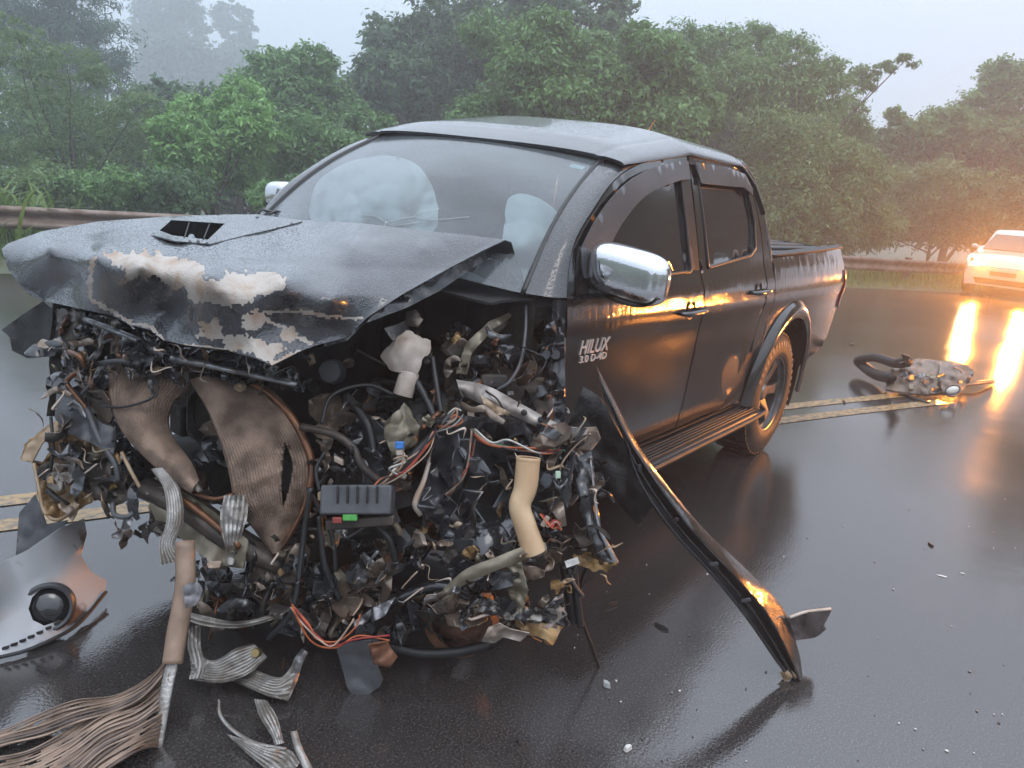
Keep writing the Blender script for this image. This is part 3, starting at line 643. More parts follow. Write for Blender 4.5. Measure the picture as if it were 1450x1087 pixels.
# cabin interior --------------------------------------------------------
FAB = M('grey_seat_fabric', (.05, .05, .055), (.07, .07, .075), 30, .9, 0, .3, 200); DASH = M('dash_plastic', (.05, .05, .052), (.075, .075, .08), 10, .7, 0, .2, 80)
def dash_fn(u, v):
    y = (u*2 - 1)*.70; a = v*pi*.75; return t2w((2.30 + .22*cos(a) + .02, y, .98 + .10*sin(a) + .02*cos(y*9)))
grid('dashboard', dash_fn, 24, 14, DASH, truck, .01)
for sy in (.37, -.37):
    def seat_fn(u, v, s=sy):
        th = 2*pi*u; r = (1 - abs(2*v - 1)**6)**.5; return t2w((1.35 - .28*v + .10*cos(th)*r, s + .24*math.copysign(abs(sin(th))**.6, sin(th))*r*(1 - .25*v), .62 + v*.66))
    st = grid('seat', seat_fn, 20, 16, FAB, truck, closed_u=True)
    def head_fn(u, v, s=sy):
        th = 2*pi*u; r = sin(pi*min(max(v, .02), .98))**.5; return t2w((1.09 + .055*cos(th)*r, s + .13*math.copysign(abs(sin(th))**.6, sin(th))*r, 1.30 + v*.18))
    grid('headrest', head_fn, 16, 10, FAB, st, closed_u=True)
tbox('cabin_floor', (1.45, 0, .46), (2.0, 1.6, .06), DASH, truck)
tube('steering_wheel', [t2w((2.02 + .06*cos(k*pi/12)*.8, .37 + .19*sin(k*pi/12), 1.08 + .17*cos(k*pi/12))) for k in range(25)], .014, DASH, truck, 72, 8)
BAGM = M('airbag_cloth', (.50, .56, .57), (.38, .45, .46), 4, .85, 0, .3, 18)
# deployed airbags, crumpled cloth cushions
def bag(pxs, ctrl, seed):
    V, F = None, None
    pxs = [tuple(q) for q in catmull(pxs + [pxs[0]], 60)[:-1]]; ctrl = [(a, b, d + .06) for a, b, d in ctrl]
    ob, vv = relief('airbag', pxs, ctrl, BAGM, truck, .02, 6, .045, 6, seed)
    return ob
bag([(440, 300), (450, 262), (480, 238), (525, 224), (565, 224), (595, 240), (612, 268), (620, 300), (610, 330), (560, 345), (500, 340), (450, 330)],
    [(530, 285, 3.06), (530, 222, 3.26), (440, 300, 3.36), (622, 300, 3.20), (530, 345, 3.12), (465, 245, 3.34), (600, 240, 3.26)], 3)
bag([(717, 300), (722, 282), (740, 277), (765, 285), (785, 300), (798, 325), (795, 360), (775, 390), (745, 400), (722, 380), (714, 340)],
    [(755, 335, 2.74), (716, 300, 2.86), (740, 276, 2.90), (798, 330, 2.92), (745, 402, 2.82), (780, 390, 2.86)], 4)
# wiper at the far side
tube('wiper', [P(372, 297, 3.28), P(400, 303, 3.2), P(420, 306, 3.1)], .006, TRIM, truck); tube('wiper', [P(380, 303, 3.2), P(395, 299, 3.22), P(408, 308, 3.12)], .005, TRIM, truck)
tube('antenna', [P(910, 191, 4.2), P(920, 180, 4.22), P(929, 168, 4.24)], [.006, .004, .002], TRIM, truck)
# mirrors -----------------------------------------------------------------
for sgn in (1, -1):
    c = np.array([2.325, sgn*(.965 if sgn > 0 else .925), 1.205 if sgn > 0 else 1.245]); ms = 1 if sgn > 0 else .66
    def shell(u, v, c=c, s=sgn, ms=ms):
        th = 2*pi*u; ph = (v - .5)*pi
        ex = .5
        cy_, sy_ = cos(th), sin(th)
        rr = cos(ph)**ex
        y = math.copysign(abs(cy_)**.55, cy_)*rr*.146; z = math.copysign(abs(sy_)**.6, sy_)*rr*.090; x = math.copysign(abs(sin(ph))**.8, sin(ph))
        x = x*(.075 if x > 0 else .03); y *= 1 + .0*z
        z += -.012*(y*s/.138)
        return t2w(c + ms*np.array([x - .14*(y*s + .138)*.35, y, z]))
    mir = grid('wing_mirror', shell, 40, 24, CHROME if True else None, truck, closed_u=True)
    def skirt(u, v, c=c, s=sgn, ms=ms):
        th = pi + pi*u; r = 1.03; y = math.copysign(abs(cos(th))**.75, cos(th))*.138*r*(1 - .15*v); z = -abs(sin(th))**.75*.094*r*(1 - .0*v)
        return t2w(c + ms*np.array([.05 - .085*v - .14*(y*s + .138)*.35, y, min(z, -.045 - .01*v) - .012*(y*s/.138)]))
    grid('mirror_underside', skirt, 24, 6, TRIM, mir, .004)
    vv, ff = tri2d([(.115*cos(t), .075*sin(t)) for t in np.linspace(0, 2*pi, 24, endpoint=False)], [], .05)
    mk('mirror_face', [t2w(c + ms*np.array([-.034 - .14*(a*sgn + .138)*.35, a, b])) for a, b in vv], ff, TINT, mir, True, .003)
    tube('mirror_arm', [t2w((2.345, sgn*.80, 1.115)), t2w((2.34, sgn*.86, 1.12)), t2w((2.33, sgn*.92, 1.135))], [.034, .028, .03], TRIM, mir, 10, 10, .7)
    side_panel('mirror_base', [(2.45, 1.11), (2.38, 1.27), (2.29, 1.27), (2.27, 1.13)], TRIM, truck, .006, .01, (), .05, sgn)
# cargo bed ---------------------------------------------------------------
def arc(r, a0, a1, n, cx=0, cz=.40): return [(cx + r*cos(radians(a)), cz + r*sin(radians(a))) for a in np.linspace(a0, a1, n)]
BED = [(.445, 1.22), (-1.235, 1.262), (-1.265, 1.15), (-1.25, .9), (-1.19, .64), (-1.10, .56), (-.56, .50)] + arc(.50, 172, 8, 18) + [(.50, .50), (.47, .70), (.45, 1.0)]
for sgn in (1, -1):
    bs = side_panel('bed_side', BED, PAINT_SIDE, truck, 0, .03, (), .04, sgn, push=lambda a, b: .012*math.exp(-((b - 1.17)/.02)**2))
    def flare(u, v, s=sgn):
        a = radians(188 - 196*u); r = .475 + .095*v; x = r*cos(a); z = .40 + r*sin(a)
        return t2w((x, s*(YS(x, max(z, .5)) + .04*sin(pi*min(1, (1 - v)*.72 + .02))*(1 if v < 1 else 0) + .002), z))
    grid('wheel_arch_flare', flare, 40, 8, PAINT_SIDE, bs, .006)
    def liner(u, v, s=sgn):
        a = radians(200 - 220*u); return t2w((.50*cos(a), s*(.42 + .43*v), .40 + .50*sin(a)))
    grid('wheel_well', liner, 24, 4, DARK, bs, .006)
    grid('bed_rail_cap', lambda u, v, s=sgn: t2w((.44 - 1.68*u, s*(YS(.44 - 1.68*u, 1.24) + .004 - .11*v), 1.222 + .042*u + .018*sin(pi*min(1, v*1.2 + .15)))), 20, 8, BLACKPL, bs, .012)
    side_panel('mud_flap', [(-.44, .18), (-.40, .55), (-.43, .55), (-.47, .18)], BLACKPL, truck, -.02, .24, (), .1, sgn)
    # tail lamp on the rear corner
    vv, ff = tri2d([(-1.272, .84), (-1.272, 1.12), (-1.25, 1.12), (-1.25, .86)], [], .05)
    mk('tail_lamp', [t2w((a, sgn*(YS(a, b) + .006), b)) for a, b in vv], ff, M('tail_lamp_red', (.25, .01, .01), None, rough=.1, coat=1), truck, True, .012)
tg = mk('tailgate', [t2w((-1.235 - .02*(abs(y) < .6), y, z)) for y in (-.74, -.6, .6, .74) for z in (.66, .95, 1.255)], [(i*3 + j, i*3 + j + 1, (i + 1)*3 + j + 1, (i + 1)*3 + j) for i in range(3) for j in range(2)], PAINT_SIDE, truck, False, .04, .006)
tube('tailgate_handle', [t2w((-1.27, -.1, 1.12)), t2w((-1.30, 0, 1.12)), t2w((-1.27, .1, 1.12))], .015, CHROME, tg)
rb = tbox('rear_bumper', (-1.28, 0, .56), (.14, 1.50, .14), GLOSSBLK, truck, .03)
cover = tbox('bed_cover', (-.395, 0, 1.222), (1.62, 1.44, .03), BLACKPL, truck, .008)
for k in range(9): tbox('cover_slat', (-.395, -.62 + k*.155, 1.243), (1.60, .10, .022), BLACKPL, cover, .006)
tbox('bed_front_wall', (.43, 0, .9), (.04, 1.5, .62), PAINT_SIDE, truck); tbox('bed_floor', (-.4, 0, .62), (1.66, 1.5, .05), DARK, truck)
for sy in (.42, -.42): tbox('chassis_rail', (.9, sy, .45), (4.4, .09, .14), DARK, truck, .01)
tbox('fuel_tank_light_block', (.95, -.05, .34), (1.05, 1.25, .30), DARK, truck, .04); tbox('gearbox_light_block', (1.95, 0, .37), (.85, .42, .28), DARK, truck, .06)  # tank and gearbox added, tank widened, to stop lamp light passing under the truck
tbox('skid_plate_light_block', (1.7, 0, .25), (1.7, 1.5, .14), DARK, truck, .02)  # wide plate added to keep lamp light off the torn bumper cover
lathe('differential_light_block', [(0, .14), (.10, .12), (.14, 0), (.10, -.12), (0, -.14)], (0, 0, .38), (1, 0, 0), DARK, truck, 20)  # added with the tank to block lamp light below the chassis
lathe('spare_wheel_light_block', [(0, .05), (.20, .05), (.24, .10), (.33, .10), (.365, .06), (.365, -.06), (.33, -.10), (.22, -.10), (.2, -.03), (0, -.03)], t2w((-.72, 0, .47)), TR[:, 2], RUBBER, truck, 40)  # unseen spare added under the bed to block lamp light
tbox('rear_axle', (0, 0, .39), (.10, 1.3, .10), DARK, truck, .02)
# running boards ------------------------------------------------------------
for sgn in (1, -1):
    rbd = tbox('running_board', (1.36, sgn*.885, .365), (1.86, .15, .045), BLACKPL, truck, .012)
    for k in range(6): tbox('tread_ridge', (1.36, sgn*(.84 + k*.018), .392), (1.74, .009, .010), BLACKPL, rbd, .003)
    tube('step_trim', [t2w((2.28, sgn*.966, .372)), t2w((1.4, sgn*.968, .372)), t2w((.50, sgn*.966, .374)), t2w((.435, sgn*.94, .405))], .013, BLACKPL, rbd, 30, 8)
# wheels -------------------------------------------------------------------
LETT = M('scuffed_lettering', (.25, .23, .22), (.05, .05, .05), 40, .5)
def wheel(c, ax, name='wheel', R=.385):
    """ax points outboard"""
    c = np.asarray(c, float); ax = np.asarray(ax, float); ax /= np.linalg.norm(ax)
    e_prof = [(.225, .115), (.235, .128), (.27, .135), (.32, .132), (.352, .120), (.372, .105), (R, .085), (R, -.085), (.372, -.105), (.34, -.125), (.27, -.13), (.225, -.11)]
    ty = lathe('tyre', e_prof, c, ax, RUBBER, truck, 64)
    a = np.cross(ax, [0, 0, 1.0]); a /= np.linalg.norm(a); b = np.cross(a, ax)
    V = []; F = []
    for k in range(44):                                # tread blocks round the shoulder
        th = 2*pi*(k + .5)/44
        for h0, h1 in ((.108, .055), (.045, -.045), (-.055, -.108)):
            o = len(V); t0, t1 = th - .055, th + .055
            for hh in (h0, h1):
                for tt in (t0, t1):
                    for rr in (R - .012 if abs(hh) > .1 else R - .004, R + (.0 if abs(hh) > .1 else .007)):
                        V.append(c + ax*hh + (a*cos(tt) + b*sin(tt))*rr)
            F += [(o + 1, o + 3, o + 7, o + 5), (o, o + 1, o + 5, o + 4), (o + 2, o + 6, o + 7, o + 3), (o, o + 2, o + 3, o + 1), (o + 4, o + 5, o + 7, o + 6)]
    tr_ = tag(mk('tread', V, F, RUBBER, ty, False), kind='stuff')
    V = []; F = []
    for k in range(26):                                # raised pale lettering band worn on the sidewall
        th = 2*pi*k/44 + .4; o = len(V)
        for rr, hh in ((.300, .1355), (.335, .1318)):
            for dt in (-.032, .032): V.append(c + ax*hh + (a*cos(th + dt) + b*sin(th + dt))*rr)
        F.append((o, o + 1, o + 3, o + 2))
    tag(mk('sidewall_lettering', V, F, LETT, ty, False, .002), kind='stuff')
    rm = lathe('rim', [(.222, .118), (.232, .122), (.228, .10), (.205, .085), (.20, -.10), (.225, -.11)], c, ax, RIM, truck, 48)
    lathe('brake_drum', [(0, .0), (.16, .0), (.165, -.08)], c, ax, DARK, rm, 30)
    lathe('hub_cap', [(0, .082), (.04, .08), (.052, .066), (.06, .04)], c, ax, RIM, rm, 24)
    for k in range(6):
        th = 2*pi*k/6; d_ = a*cos(th) + b*sin(th); t_ = -a*sin(th) + b*cos(th)
        V = []
        for r_, w_, h_ in ((.045, .032, .060), (.12, .026, .078), (.215, .040, .090)):
            for s_ in (-1, 1): V += [c + d_*r_ + t_*w_*s_ + ax*h_, c + d_*r_ + t_*w_*s_*1.1 + ax*(h_ - .03)]
        F = []
        for i in range(2):
            p = i*4; F += [(p, p + 2, p + 6, p + 4), (p, p + 4, p + 5, p + 1), (p + 2, p + 3, p + 7, p + 6)]
        mk('spoke', V, F, RIM, rm, False, 0, .004)
    for o2 in (tr_,): pass
    return ty
wheel((0, .755, .388), (0, 1, 0)); wheel((0, -.755, .388), (0, -1, 0))
# lettering on the front door ------------------------------------------------
def lettering(txt, ox, oz, h, wd, parent, mat):
    cu = bpy.data.curves.new('t', 'FONT'); cu.body = txt; cu.size = 1; cu.extrude = .03; cu.offset = .0; cu.resolution_u = 3
    tmp = bpy.data.objects.new('t', cu); COL.objects.link(tmp); dg = bpy.context.evaluated_depsgraph_get()
    me = bpy.data.meshes.new_from_object(tmp.evaluated_get(dg)); V = np.array([v.co[:] for v in me.vertices]); F = [tuple(p.vertices) for p in me.polygons]
    bpy.data.objects.remove(tmp); bpy.data.curves.remove(cu); bpy.data.meshes.remove(me)
    lo, hi = V.min(0), V.max(0); W = []
    for v in V:
        fx = (v[0] - lo[0])/(hi[0] - lo[0]); fz = (v[1] - lo[1])/(hi[1] - lo[1]); x = ox - wd*fx; z = oz + h*fz
        W.append(t2w((x, YS(x, z) + .003 + v[2]*.08, z)))
    return mk('badge_lettering', W, F, mat, parent, False)
CHR2 = M('badge_chrome', (.80, .76, .72), None, rough=.35, metal=.3)
b0 = sidept(819, 502); b1 = sidept(860, 489)
fd = [c for c in truck.children if c.name == 'front_door'][0]
lettering('HILUX', b0[0], b0[2], .052, b0[0] - b1[0], fd, CHR2)
b0 = sidept(819, 514); lettering('3.0 D-4D', b0[0], b0[2], .026, b0[0] - b1[0], fd, CHR2)
# ================================================================ the smashed front end (parts of the truck)
def dX(px, py, x): return float((AX(px, py, x) - CAM) @ _f)
def CX(lst): return [(a, b, dX(a, b, x)) for a, b, x in lst]
def seglen(p, a, b):
    p = np.asarray(p); a = np.array(a, float); b = np.array(b, float); t = np.clip(((p - a) @ (b - a))/((b - a) @ (b - a)), 0, 1)
    return np.linalg.norm(p - a - t[:, None]*(b - a), axis=1)
def hoodmat():
    m = M('torn_hood_paint', (.040, .043, .050), (.055, .058, .065), 3, .25, .25, coat=1, drops=.6); n = m.node_tree; L = n.links.new; b = n.nodes['Principled BSDF']
    a0 = n.nodes.new('ShaderNodeAttribute'); a0.attribute_name = 'peel'; tq = n.nodes.new('ShaderNodeTexCoord')
    nq = n.nodes.new('ShaderNodeTexNoise'); nq.inputs['Scale'].default_value = 90; nq.inputs['Detail'].default_value = 3; L(tq.outputs['Object'], nq.inputs['Vector'])
    ad = n.nodes.new('ShaderNodeMath'); ad.operation = 'MULTIPLY_ADD'; ad.inputs[1].default_value = .5; L(nq.outputs[0], ad.inputs[0]); L(a0.outputs['Fac'], ad.inputs[2])
    st = n.nodes.new('ShaderNodeMapRange'); st.inputs[1].default_value = .72; st.inputs[2].default_value = .78; L(ad.outputs[0], st.inputs[0])
    class _A: outputs = {'Fac': st.outputs[0]}
    at = _A
    src = b.inputs['Base Color'].links[0].from_socket
    ns = n.nodes.new('ShaderNodeTexNoise'); ns.inputs['Scale'].default_value = 14; ns.inputs['Detail'].default_value = 6
    cr = n.nodes.new('ShaderNodeValToRGB'); cr.color_ramp.elements[0].position = .36; cr.color_ramp.elements[0].color = (.36, .26, .19, 1); cr.color_ramp.elements[1].position = .55; cr.color_ramp.elements[1].color = (.46, .41, .365, 1)
    t = n.nodes.new('ShaderNodeTexCoord'); L(t.outputs['Object'], ns.inputs['Vector']); L(ns.outputs[0], cr.inputs[0])
    mx = n.nodes.new('ShaderNodeMixRGB'); L(at.outputs['Fac'], mx.inputs[0]); L(src, mx.inputs[1]); L(cr.outputs[0], mx.inputs[2]); L(mx.outputs[0], b.inputs['Base Color'])
    for nm, lo, hi in (('Roughness', .25, .6), ('Coat Weight', 1, .1), ('Metallic', .25, 0)):
        r = n.nodes.new('ShaderNodeMapRange'); r.inputs[3].default_value = lo; r.inputs[4].default_value = hi; L(at.outputs['Fac'], r.inputs[0]); L(r.outputs[0], b.inputs[nm])
    return m
HOOD = [(3, 353), (13, 383), (40, 416), (63, 426), (109, 436), (159, 446), (185, 460), (212, 467), (232, 482), (265, 489), (318, 495), (364, 508), (385, 518), (424, 498), (447, 489), (492, 477), (518, 451), (568, 418), (636, 380), (690, 352), (716, 340),
        (660, 333), (601, 327), (508, 316), (425, 312), (365, 304), (330, 304), (240, 307), (140, 314), (60, 328), (12, 345)]
HC = CX([(365, 304, 2.68), (425, 312, 2.74), (508, 316, 2.78), (601, 327, 2.72), (660, 333, 2.66), (716, 340, 2.58), (330, 304, 2.75), (240, 307, 3.0), (140, 314, 3.28), (60, 328, 3.46),
         (270, 335, 3.28), (180, 338, 3.42), (400, 350, 3.12), (500, 350, 2.98), (600, 352, 2.82), (300, 370, 3.40), (480, 385, 3.08),
         (5, 352, 3.56), (70, 352, 3.58), (135, 362, 3.60), (200, 378, 3.60), (300, 392, 3.50), (400, 400, 3.34), (470, 425, 3.19), (518, 451, 3.06), (568, 418, 2.95), (636, 380, 2.80), (690, 352, 2.66),
         (13, 383, 3.58), (63, 426, 3.57), (109, 436, 3.58), (100, 395, 3.55), (130, 400, 3.60), (159, 446, 3.55), (200, 425, 3.52), (235, 440, 3.47), (232, 482, 3.52), (280, 430, 3.50), (318, 495, 3.44), (330, 450, 3.42), (385, 518, 3.36), (400, 455, 3.28), (447, 489, 3.20), (492, 477, 3.10)])
hood, hvv = relief('hood', HOOD, HC, hoodmat(), truck, .004, 3.6, .012, 3.4, 11, soft=False)
_r = random.Random(5); PL = [(_r.uniform(20, 500), _r.uniform(380, 500), _r.gauss(0, .00055), _r.gauss(0, .0008), _r.uniform(-.004, .004)) for _ in range(16)]
_co = np.zeros(len(hood.data.vertices)*3); hood.data.vertices.foreach_get('co', _co); _co = _co.reshape(-1, 3); nv_ = len(hvv)
def buckle(a, b):
    w_ = min(1, max(0, (b - 366 - .03*(a - 100))/40)); h = max(g*(a - x) + k*(b - y) + z for x, y, g, k, z in PL[:8]) - max(g*(a - x) + k*(b - y) + z for x, y, g, k, z in PL[8:])
    return w_*max(-.05, min(.05, h*.55))
_dx = np.array([buckle(a, b) for a, b in hvv]); _pp = np.array([((v - CAM) @ _f) for v in _co])
_ix = np.arange(len(_co)); _src = np.where(_ix < nv_, _ix, np.where(_ix < 2*nv_, _ix - nv_, -1))
_uv = np.stack([725 + FPX*((_co - CAM) @ _S)/_pp, 543.5 - FPX*((_co - CAM) @ _U)/_pp], 1)
for i in range(len(_co)): _co[i] += (_co[i] - CAM)/_pp[i]*(_dx[_src[i]] if _src[i] >= 0 else buckle(*_uv[i]))
hood.data.vertices.foreach_set('co', _co.ravel()); hood.data.update()
pk = np.zeros(len(hvv))
jit = np.array([(noise.noise(Vector((a*.07, b*.07, 1)))*9 + noise.noise(Vector((a*.22, b*.22, 1)))*5, noise.noise(Vector((a*.07, b*.07, 9)))*9 + noise.noise(Vector((a*.22, b*.22, 9)))*5) for a, b in hvv])
hj = hvv + jit
for poly in ([(140, 362), (175, 358), (240, 360), (283, 372), (293, 396), (330, 388), (385, 387), (415, 393), (395, 412), (360, 425), (330, 432), (300, 430), (275, 425), (262, 408), (235, 400), (215, 388), (185, 394), (165, 374)],
             [(282, 456), (309, 451), (311, 476), (284, 480)], [(355, 478), (398, 489), (389, 517), (362, 508)], [(318, 478), (350, 470), (372, 492), (350, 500), (318, 494)], [(340, 446), (372, 438), (376, 452), (362, 470), (345, 466)], [(395, 462), (420, 470), (414, 482), (392, 474)]):
    pk[inpoly(hj, poly)] = 1
for pl, wd in (([(133, 366), (128, 400), (130, 425), (155, 437), (185, 457), (214, 464), (232, 481)], 2.6), ([(372, 442), (400, 440), (435, 442), (470, 446), (512, 452)], 2.2), ([(311, 476), (340, 484), (365, 490)], 3), ([(376, 452), (395, 462), (414, 474), (440, 486)], 3), ([(385, 517), (424, 498)], 2.5), ([(265, 489), (318, 495)], 2)):
    for a, b in zip(pl, pl[1:]): pk[seglen(hj*.35 + hvv*.65, a, b) < wd] = 1
if len(hood.data.vertices) != len(pk): pk = np.concatenate([pk, np.zeros(len(hood.data.vertices) - len(pk))])
at = hood.data.attributes.new('peel', 'FLOAT', 'POINT'); at.data.foreach_set('value', pk.astype(np.float32))
# hood scoop
def hd(px, py): return float(rbf(HC, [(px, py)], False)[0])
SCO = [(214, 333), (232, 316), (243, 309), (300, 308), (345, 306), (400, 309), (428, 314), (390, 324), (345, 334), (296, 346), (250, 342)]
sc, _v = relief('hood_scoop', SCO, [(214, 333, hd(214, 333) - .02), (243, 309, hd(243, 312) - .045), (320, 312, hd(320, 315) - .055), (400, 309, hd(400, 312) - .02), (428, 314, hd(428, 314) - .01), (296, 346, hd(296, 346) - .022), (345, 334, hd(345, 334) - .012), (260, 338, hd(260, 338) - .03), (320, 312, hd(320, 314) - .05), (280, 309, hd(280, 310) - .05)], PAINT, hood, .004, 4, holes=[[(226, 327), (243, 312), (318, 317), (294, 340), (245, 334)]])
relief('scoop_opening_shade', [(222, 329), (241, 311), (321, 316), (296, 342), (245, 337)], [(222, 329, hd(226, 328) - .016), (321, 316, hd(318, 318) - .035), (296, 342, hd(295, 341) - .014), (241, 311, hd(243, 313) - .03), (268, 326, hd(268, 326) - .03), (285, 328, hd(285, 328) - .03), (300, 322, hd(300, 322) - .035)], M('painted_scoop_shade', (.006, .006, .006), None, rough=1, spec=0), sc, .002, 10)  # flat black panel paints in the shade of the scoop's cavity
for a, b in (((268, 315), (261, 337)), ((297, 316), (288, 339))): tube('scoop_divider', [P(a[0], a[1], hd(*a) - .045), P(b[0], b[1], hd(*b) - .03)], .0022, W_BLACK, sc)
# bent underside and flange along the near edge of the hood
relief('hood_flange', [(716, 340), (724, 343), (733, 372), (740, 398), (731, 394), (714, 374), (694, 364), (662, 384), (622, 412), (575, 436), (548, 446), (516, 458), (492, 482), (447, 494), (447, 489), (492, 476), (518, 450), (568, 417), (636, 379), (690, 351)],
       [(716, 340, hd(716, 340)), (740, 398, 2.62), (694, 364, 2.60), (622, 412, 2.42), (548, 446, 2.33), (492, 482, 2.28), (447, 494, 2.26), (568, 417, hd(568, 418) + .01), (636, 379, hd(636, 380) + .01)], GLOSSBLK, hood, .005, 7, .01, 12, 4)
tube('hood_hinge', PP([(722, 380), (716, 395), (720, 412), (735, 415)], 2.62), .009, RUST, truck); tube('hood_hinge', PP([(733, 378), (738, 398), (728, 415)], 2.63), .008, GLOSSBLK, truck)
# firewall and the dark bay behind everything
def tquad(name, pts, mat, thick=.01, n=16, amp=.015, seed=3):
    p = [np.array(q, float) for q in pts]
    def fn(u, v):
        q = (p[0]*(1 - u) + p[1]*u)*(1 - v) + (p[3]*(1 - u) + p[2]*u)*v; w_ = t2w(q); return w_ + np.array([amp*crump(w_, 5, seed), amp*crump(w_, 5, seed + 1), 0])
    return grid(name, fn, n, n, mat, truck, thick)
BAY = M('bay_metal', (.085, .065, .052), (.035, .03, .027), 9, .38, .4, .35, 30, rough2=.6)
tquad('firewall', [(2.54, -.78, .34), (2.54, .80, .34), (2.56, .76, 1.10), (2.56, -.76, 1.10)], DARK)
tquad('cowl', [(2.54, -.76, 1.09), (2.54, .76, 1.09), (2.72, .70, 1.07), (2.80, -.70, 1.07)], BLACKPL)
tquad('inner_wing', [(2.54, -.74, .34), (3.45, -.70, .40), (3.42, -.72, 1.0), (2.54, -.76, 1.06)], DARK, amp=.04)
tquad('splash_tray', [(2.5, -.70, .28), (2.5, .70, .30), (3.15, .45, .26), (3.3, -.6, .26)], DARK, amp=.05)
for sy in (-.36, .30): tbox('front_rail', (2.86, sy, .44), (.62, .09, .12), DARK, truck, .012)
# engine
eng = tbox('engine_block', (2.92, -.05, .66), (.56, .42, .50), DARK, truck, .03)
tbox('cylinder_head', (2.92, -.05, .95), (.54, .30, .08), GREYPL, truck, .02)
for k in range(4): tube('injector_pipe', [t2w((2.74 + k*.12, -.12, .98)), t2w((2.76 + k*.12, .02, 1.02)), t2w((2.74 + k*.12, .12, .94))], .008, STEEL, truck)
for y, z, r in ((-.05, .55, .10), (.10, .76, .065), (-.20, .78, .06)): lathe('pulley', [(0, .03), (r*.5, .03), (r*.55, .01), (r*.9, .01), (r, .03), (r, -.03)], t2w((3.22, y, z)), TR[:, 0], DARK, truck, 28)
lathe('intake_cap', [(0, .012), (.034, .012), (.04, 0), (.042, -.05)], P(468, 526, 2.50), -_f, GREYPL, truck, 24)
# radiator core, torn into two curled lobes ---------------------------------------------------
def loft(name, A, B, mat, parent, ribs=0, amp=.004, bulge=0, nv=40, thick=.004, cut=None, nu=None, seed=1, wob=.0):
    A = catmull(A, nv); B = catmull(B, nv); nu = nu or (ribs*6 + 1 if ribs else 10); V = []; rr = random.Random(seed)
    for i in range(nu):
        u = i/(nu - 1)
        for j in range(nv):
            p = A[j] + (B[j] - A[j])*u; dv = (CAM - p); dv /= np.linalg.norm(dv)
            h = bulge*sin(pi*u) + (amp*(.5 + .5*cos(2*pi*ribs*u)) if ribs else 0)
            if wob: h += wob*crump(p, 9, seed)
            V.append(p + dv*h)
    F = []
    for i in range(nu - 1):
        for j in range(nv - 1):
            if cut and cut((i + .5)/(nu - 1), (j + .5)/(nv - 1)): continue
            F.append((i*nv + j, i*nv + j + 1, (i + 1)*nv + j + 1, (i + 1)*nv + j))
    return mk(name, V, F, mat, parent, True, thick)
loft('radiator_core', PP([(160, 470, 2.52), (154, 526, 2.44), (155, 560, 2.40), (168, 600, 2.38), (192, 632, 2.36), (226, 664, 2.34), (272, 698, 2.32)]), PP([(176, 474, 2.52), (268, 535, 2.46), (246, 570, 2.42), (238, 600, 2.42), (250, 628, 2.40), (268, 652, 2.36), (280, 680, 2.32)]), RADI, truck, 22, .007, .05, 56, .01, seed=2, wob=.012)
lobe = loft('radiator_core', PP([(270, 537, 2.40), (296, 582, 2.36), (315, 632, 2.33), (326, 672, 2.31), (334, 712, 2.32), (358, 745, 2.33), (388, 784, 2.34)]), PP([(300, 533, 2.44), (366, 548, 2.43), (408, 585, 2.42), (434, 632, 2.41), (441, 668, 2.40), (428, 722, 2.38), (394, 782, 2.35)]), RADI, truck, 28, .0075, .055, 64, .01, seed=3, wob=.012,
            cut=lambda u, v: ((u - .66 + .45*(v - .66))/.085)**2 + ((v - .62)/.17)**2 < 1)
tube('radiator_edge_tube', PP([(300, 533, 2.42), (366, 548, 2.41), (408, 585, 2.40), (434, 632, 2.39), (441, 668, 2.38), (428, 722, 2.36), (396, 780, 2.33)]), [.013, .014, .014, .012, .008], COPPER, lobe, 50)
loft('condenser_strip', PP([(214, 664, 2.34), (232, 692, 2.31), (236, 735, 2.28), (226, 770, 2.27), (228, 800, 2.26)]), PP([(232, 662, 2.33), (254, 692, 2.30), (259, 738, 2.27), (246, 772, 2.26), (262, 792, 2.26)]), ALU, truck, 6, .006, .01, 40, .005)
tube('torn_fins', PP([(236, 640, 2.34), (262, 668, 2.31), (284, 696, 2.30)]), [.012, .018, .010], ALU, truck, 20, 6, .5)
loft('torn_core_end', PP([(318, 702, 2.31), (312, 735, 2.29), (318, 770, 2.28), (322, 800, 2.28)]), PP([(352, 700, 2.31), (350, 730, 2.29), (338, 770, 2.28), (330, 800, 2.28)]), ALU, truck, 5, .006, .012, 30, .006, seed=5, wob=.03)
# upper radiator support, beams and pipes
relief('radiator_support', [(112, 440), (160, 452), (215, 472), (262, 492), (330, 500), (400, 520), (440, 540), (430, 556), (380, 546), (330, 536), (280, 530), (240, 520), (200, 524), (160, 500), (120, 470)], [(112, 440, 2.58), (215, 472, 2.42), (330, 500, 2.34), (440, 540, 2.40), (430, 556, 2.42), (280, 530, 2.40), (160, 500, 2.50)], GLOSSBLK, truck, .006, 6, .045, 11, 21, jag=2)
relief('crumpled_duct', [(178, 505), (205, 478), (225, 484), (218, 510), (200, 528), (184, 524)], [(178, 505, 2.40), (225, 484, 2.36), (200, 528, 2.38)], GREYPL, truck, .004, 5, .06, 18, 22, jag=2)
tube('support_bar', PP([(120, 452, 2.52), (190, 480, 2.40), (240, 505, 2.36), (300, 518, 2.33), (420, 545, 2.34)]), [.010, .012, .012, .009], STEEL, truck, 30)
tube('bumper_beam', PP([(205, 690, 2.45), (262, 715, 2.38), (330, 762, 2.32), (400, 800, 2.34)]), [.045, .05, .05, .04], BAY, truck, 24, 8, .7)
